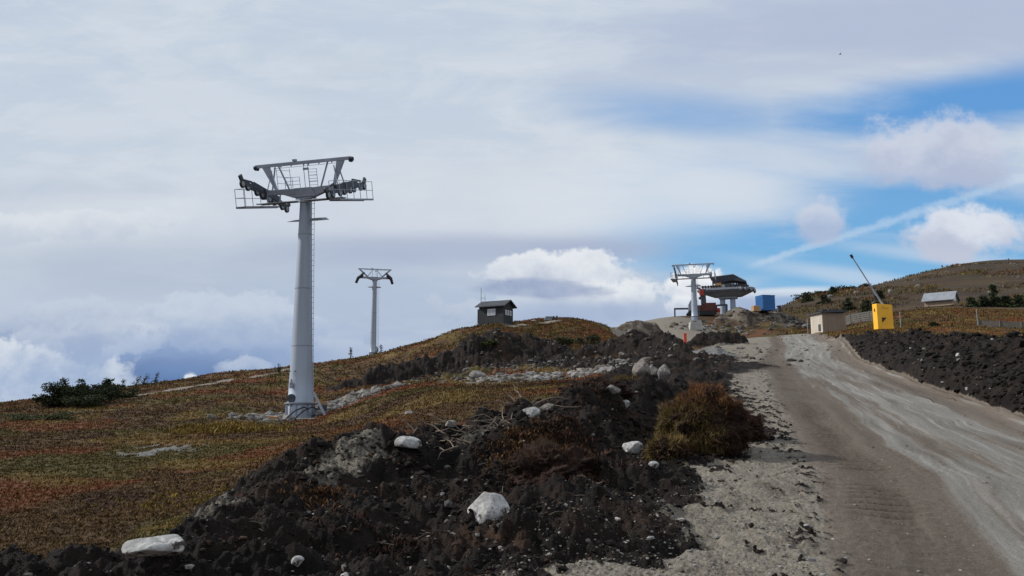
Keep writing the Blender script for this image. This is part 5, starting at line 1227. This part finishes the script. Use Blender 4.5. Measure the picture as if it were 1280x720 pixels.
c = cum(c, 300, 462, 42, 17, .85, (205, 214, 226), (150, 170, 204))
c = cum(c, 60, 282, 130, 22, .55, (224, 229, 235), (190, 201, 217))
c = over(c, E(222, 464, 62, 17, 0, .5, edge, 2.6), .8, col(92, 126, 176))
c = cum(c, 238, 472, 13, 8, 1, (232, 236, 240), (190, 200, 218))
# cumulus and lens clouds in the middle
c = over(c, E(420, 445, 330, 28, 0, .8, wisp, 1.2), .55, col(150, 172, 206))
c = cum(c, 700, 345, 100, 30, .95, (230, 234, 239), (186, 196, 214), 0)
c = cum(c, 770, 372, 60, 26, .9, (232, 236, 240), (178, 190, 212))
c = cum(c, 660, 385, 110, 24, .6, (205, 214, 225), (170, 184, 208))
c = over(c, E(688, 364, 80, 13, -2, .35, wn(7, 6, .6, 1, 4, 4.4), 2.2), .9, T.mix(T.sst(puffb, .35, .65), col(150, 165, 196), col(170, 182, 206)))
c = over(c, E(760, 395, 120, 18, 0, .6, wisp, .9), .7, col(160, 178, 208))
c = cum(c, 868, 360, 34, 24, 1, (244, 246, 248), (196, 205, 220), 0)
c = cum(c, 895, 384, 58, 20, .95, (238, 241, 245), (180, 192, 212))
c = over(c, E(975, 366, 70, 6, 3, .6, wisp2, .9), .8, col(222, 228, 236))
c = over(c, E(960, 380, 80, 11, 0, .6, wisp, .8), .8, col(150, 172, 205))
c = over(c, E(1090, 350, 150, 10, -9, .8, wisp2, 1.2), .7, col(196, 212, 230))
c = over(c, E(1190, 322, 130, 9, -7, .8, wisp2, 1.0), .7, col(190, 208, 228))
# contrail: an old, frayed line
def line(c, p0, p1, w0, w1, k, colr):
    a0, b0 = pix_ab(*p0); a1, b1 = pix_ab(*p1); dx, dy = a1 - a0, b1 - b0; L = math.hypot(dx, dy); dx /= L; dy /= L
    u = T.m('SUBTRACT', A0, a0); v = T.m('SUBTRACT', B0, b0)
    s = T.m('ADD', T.m('MULTIPLY', u, dx), T.m('MULTIPLY', v, dy)); d = T.m('ABSOLUTE', T.m('ADD', T.m('SUBTRACT', T.m('MULTIPLY', v, dx), T.m('MULTIPLY', u, dy)), T.m('MULTIPLY', T.m('SUBTRACT', puff, .5), .012)))
    wd = T.m('ADD', w0 / F, T.m('MULTIPLY', s, (w1 - w0) / F / L)); q = T.m('DIVIDE', d, wd)
    m_ = T.m('MULTIPLY', T.sst(T.m('ADD', q, T.m('MULTIPLY', T.m('SUBTRACT', wn(60, 6, .7, 1, 1, 2.2), .5), 2.6)), 1.5, .1), T.m('MULTIPLY', T.sst(s, 0, .1 * L), T.sst(s, L * 1.35, L * .95)))
    return over(c, m_, k, colr)
c = line(c, (925, 338), (1280, 222), 4, 7, .42, col(205, 220, 236))
# puffs on the blue, right
c = cum(c, 1170, 192, 108, 46, .88, (206, 212, 226), (180, 189, 212), -2, .3, 1.2)
c = cum(c, 1025, 274, 38, 25, .8, (206, 212, 226), (178, 188, 213), 0, .35, 1.3)
c = cum(c, 1212, 290, 72, 33, .92, (226, 229, 237), (192, 198, 215), 0, .28, 1.2)
# all the sky behind the photographer: broken overcast, brightened to add fill light from behind
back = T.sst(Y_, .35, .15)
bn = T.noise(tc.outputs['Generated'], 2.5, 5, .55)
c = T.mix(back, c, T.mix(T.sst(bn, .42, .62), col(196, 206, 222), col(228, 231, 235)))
# below the horizon: dim ground haze
c = T.mix(T.sst(Z, -.02, -.10), c, col(90, 92, 96))
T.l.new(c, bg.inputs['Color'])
try: w.cycles.sampling_method = 'MANUAL'; w.cycles.sample_map_resolution = 512
except Exception: pass

sl = bpy.data.lights.new('sun', 'SUN'); sl.energy = 4.0; sl.angle = R(1.5); sl.color = (1, .95, .88); so = bpy.data.objects.new('sun', sl); C.objects.link(so)
from mathutils import Vector
d = Vector((math.sin(R(SUN_AZ)) * math.cos(R(SUN_EL)), math.cos(R(SUN_AZ)) * math.cos(R(SUN_EL)), math.sin(R(SUN_EL))))
so.rotation_euler = (-d).to_track_quat('-Z', 'Y').to_euler(); so.location = d * 50

# ------------------------------------------------------------------ camera
cd = bpy.data.cameras.new('camera'); cd.sensor_width = 36; cd.lens = F / 1280 * 36; cd.clip_end = 20000; cd.clip_start = .05
co = bpy.data.objects.new('camera', cd); C.objects.link(co); co.location = (0, 0, EYE); co.rotation_euler = (R(90) + TH, 0, 0); sc.camera = co
sc.view_settings.view_transform = 'Standard'; sc.view_settings.look = 'None'; sc.view_settings.exposure = 0; sc.view_settings.gamma = 1
sc.cycles.use_denoising = True; sc.cycles.max_bounces = 4
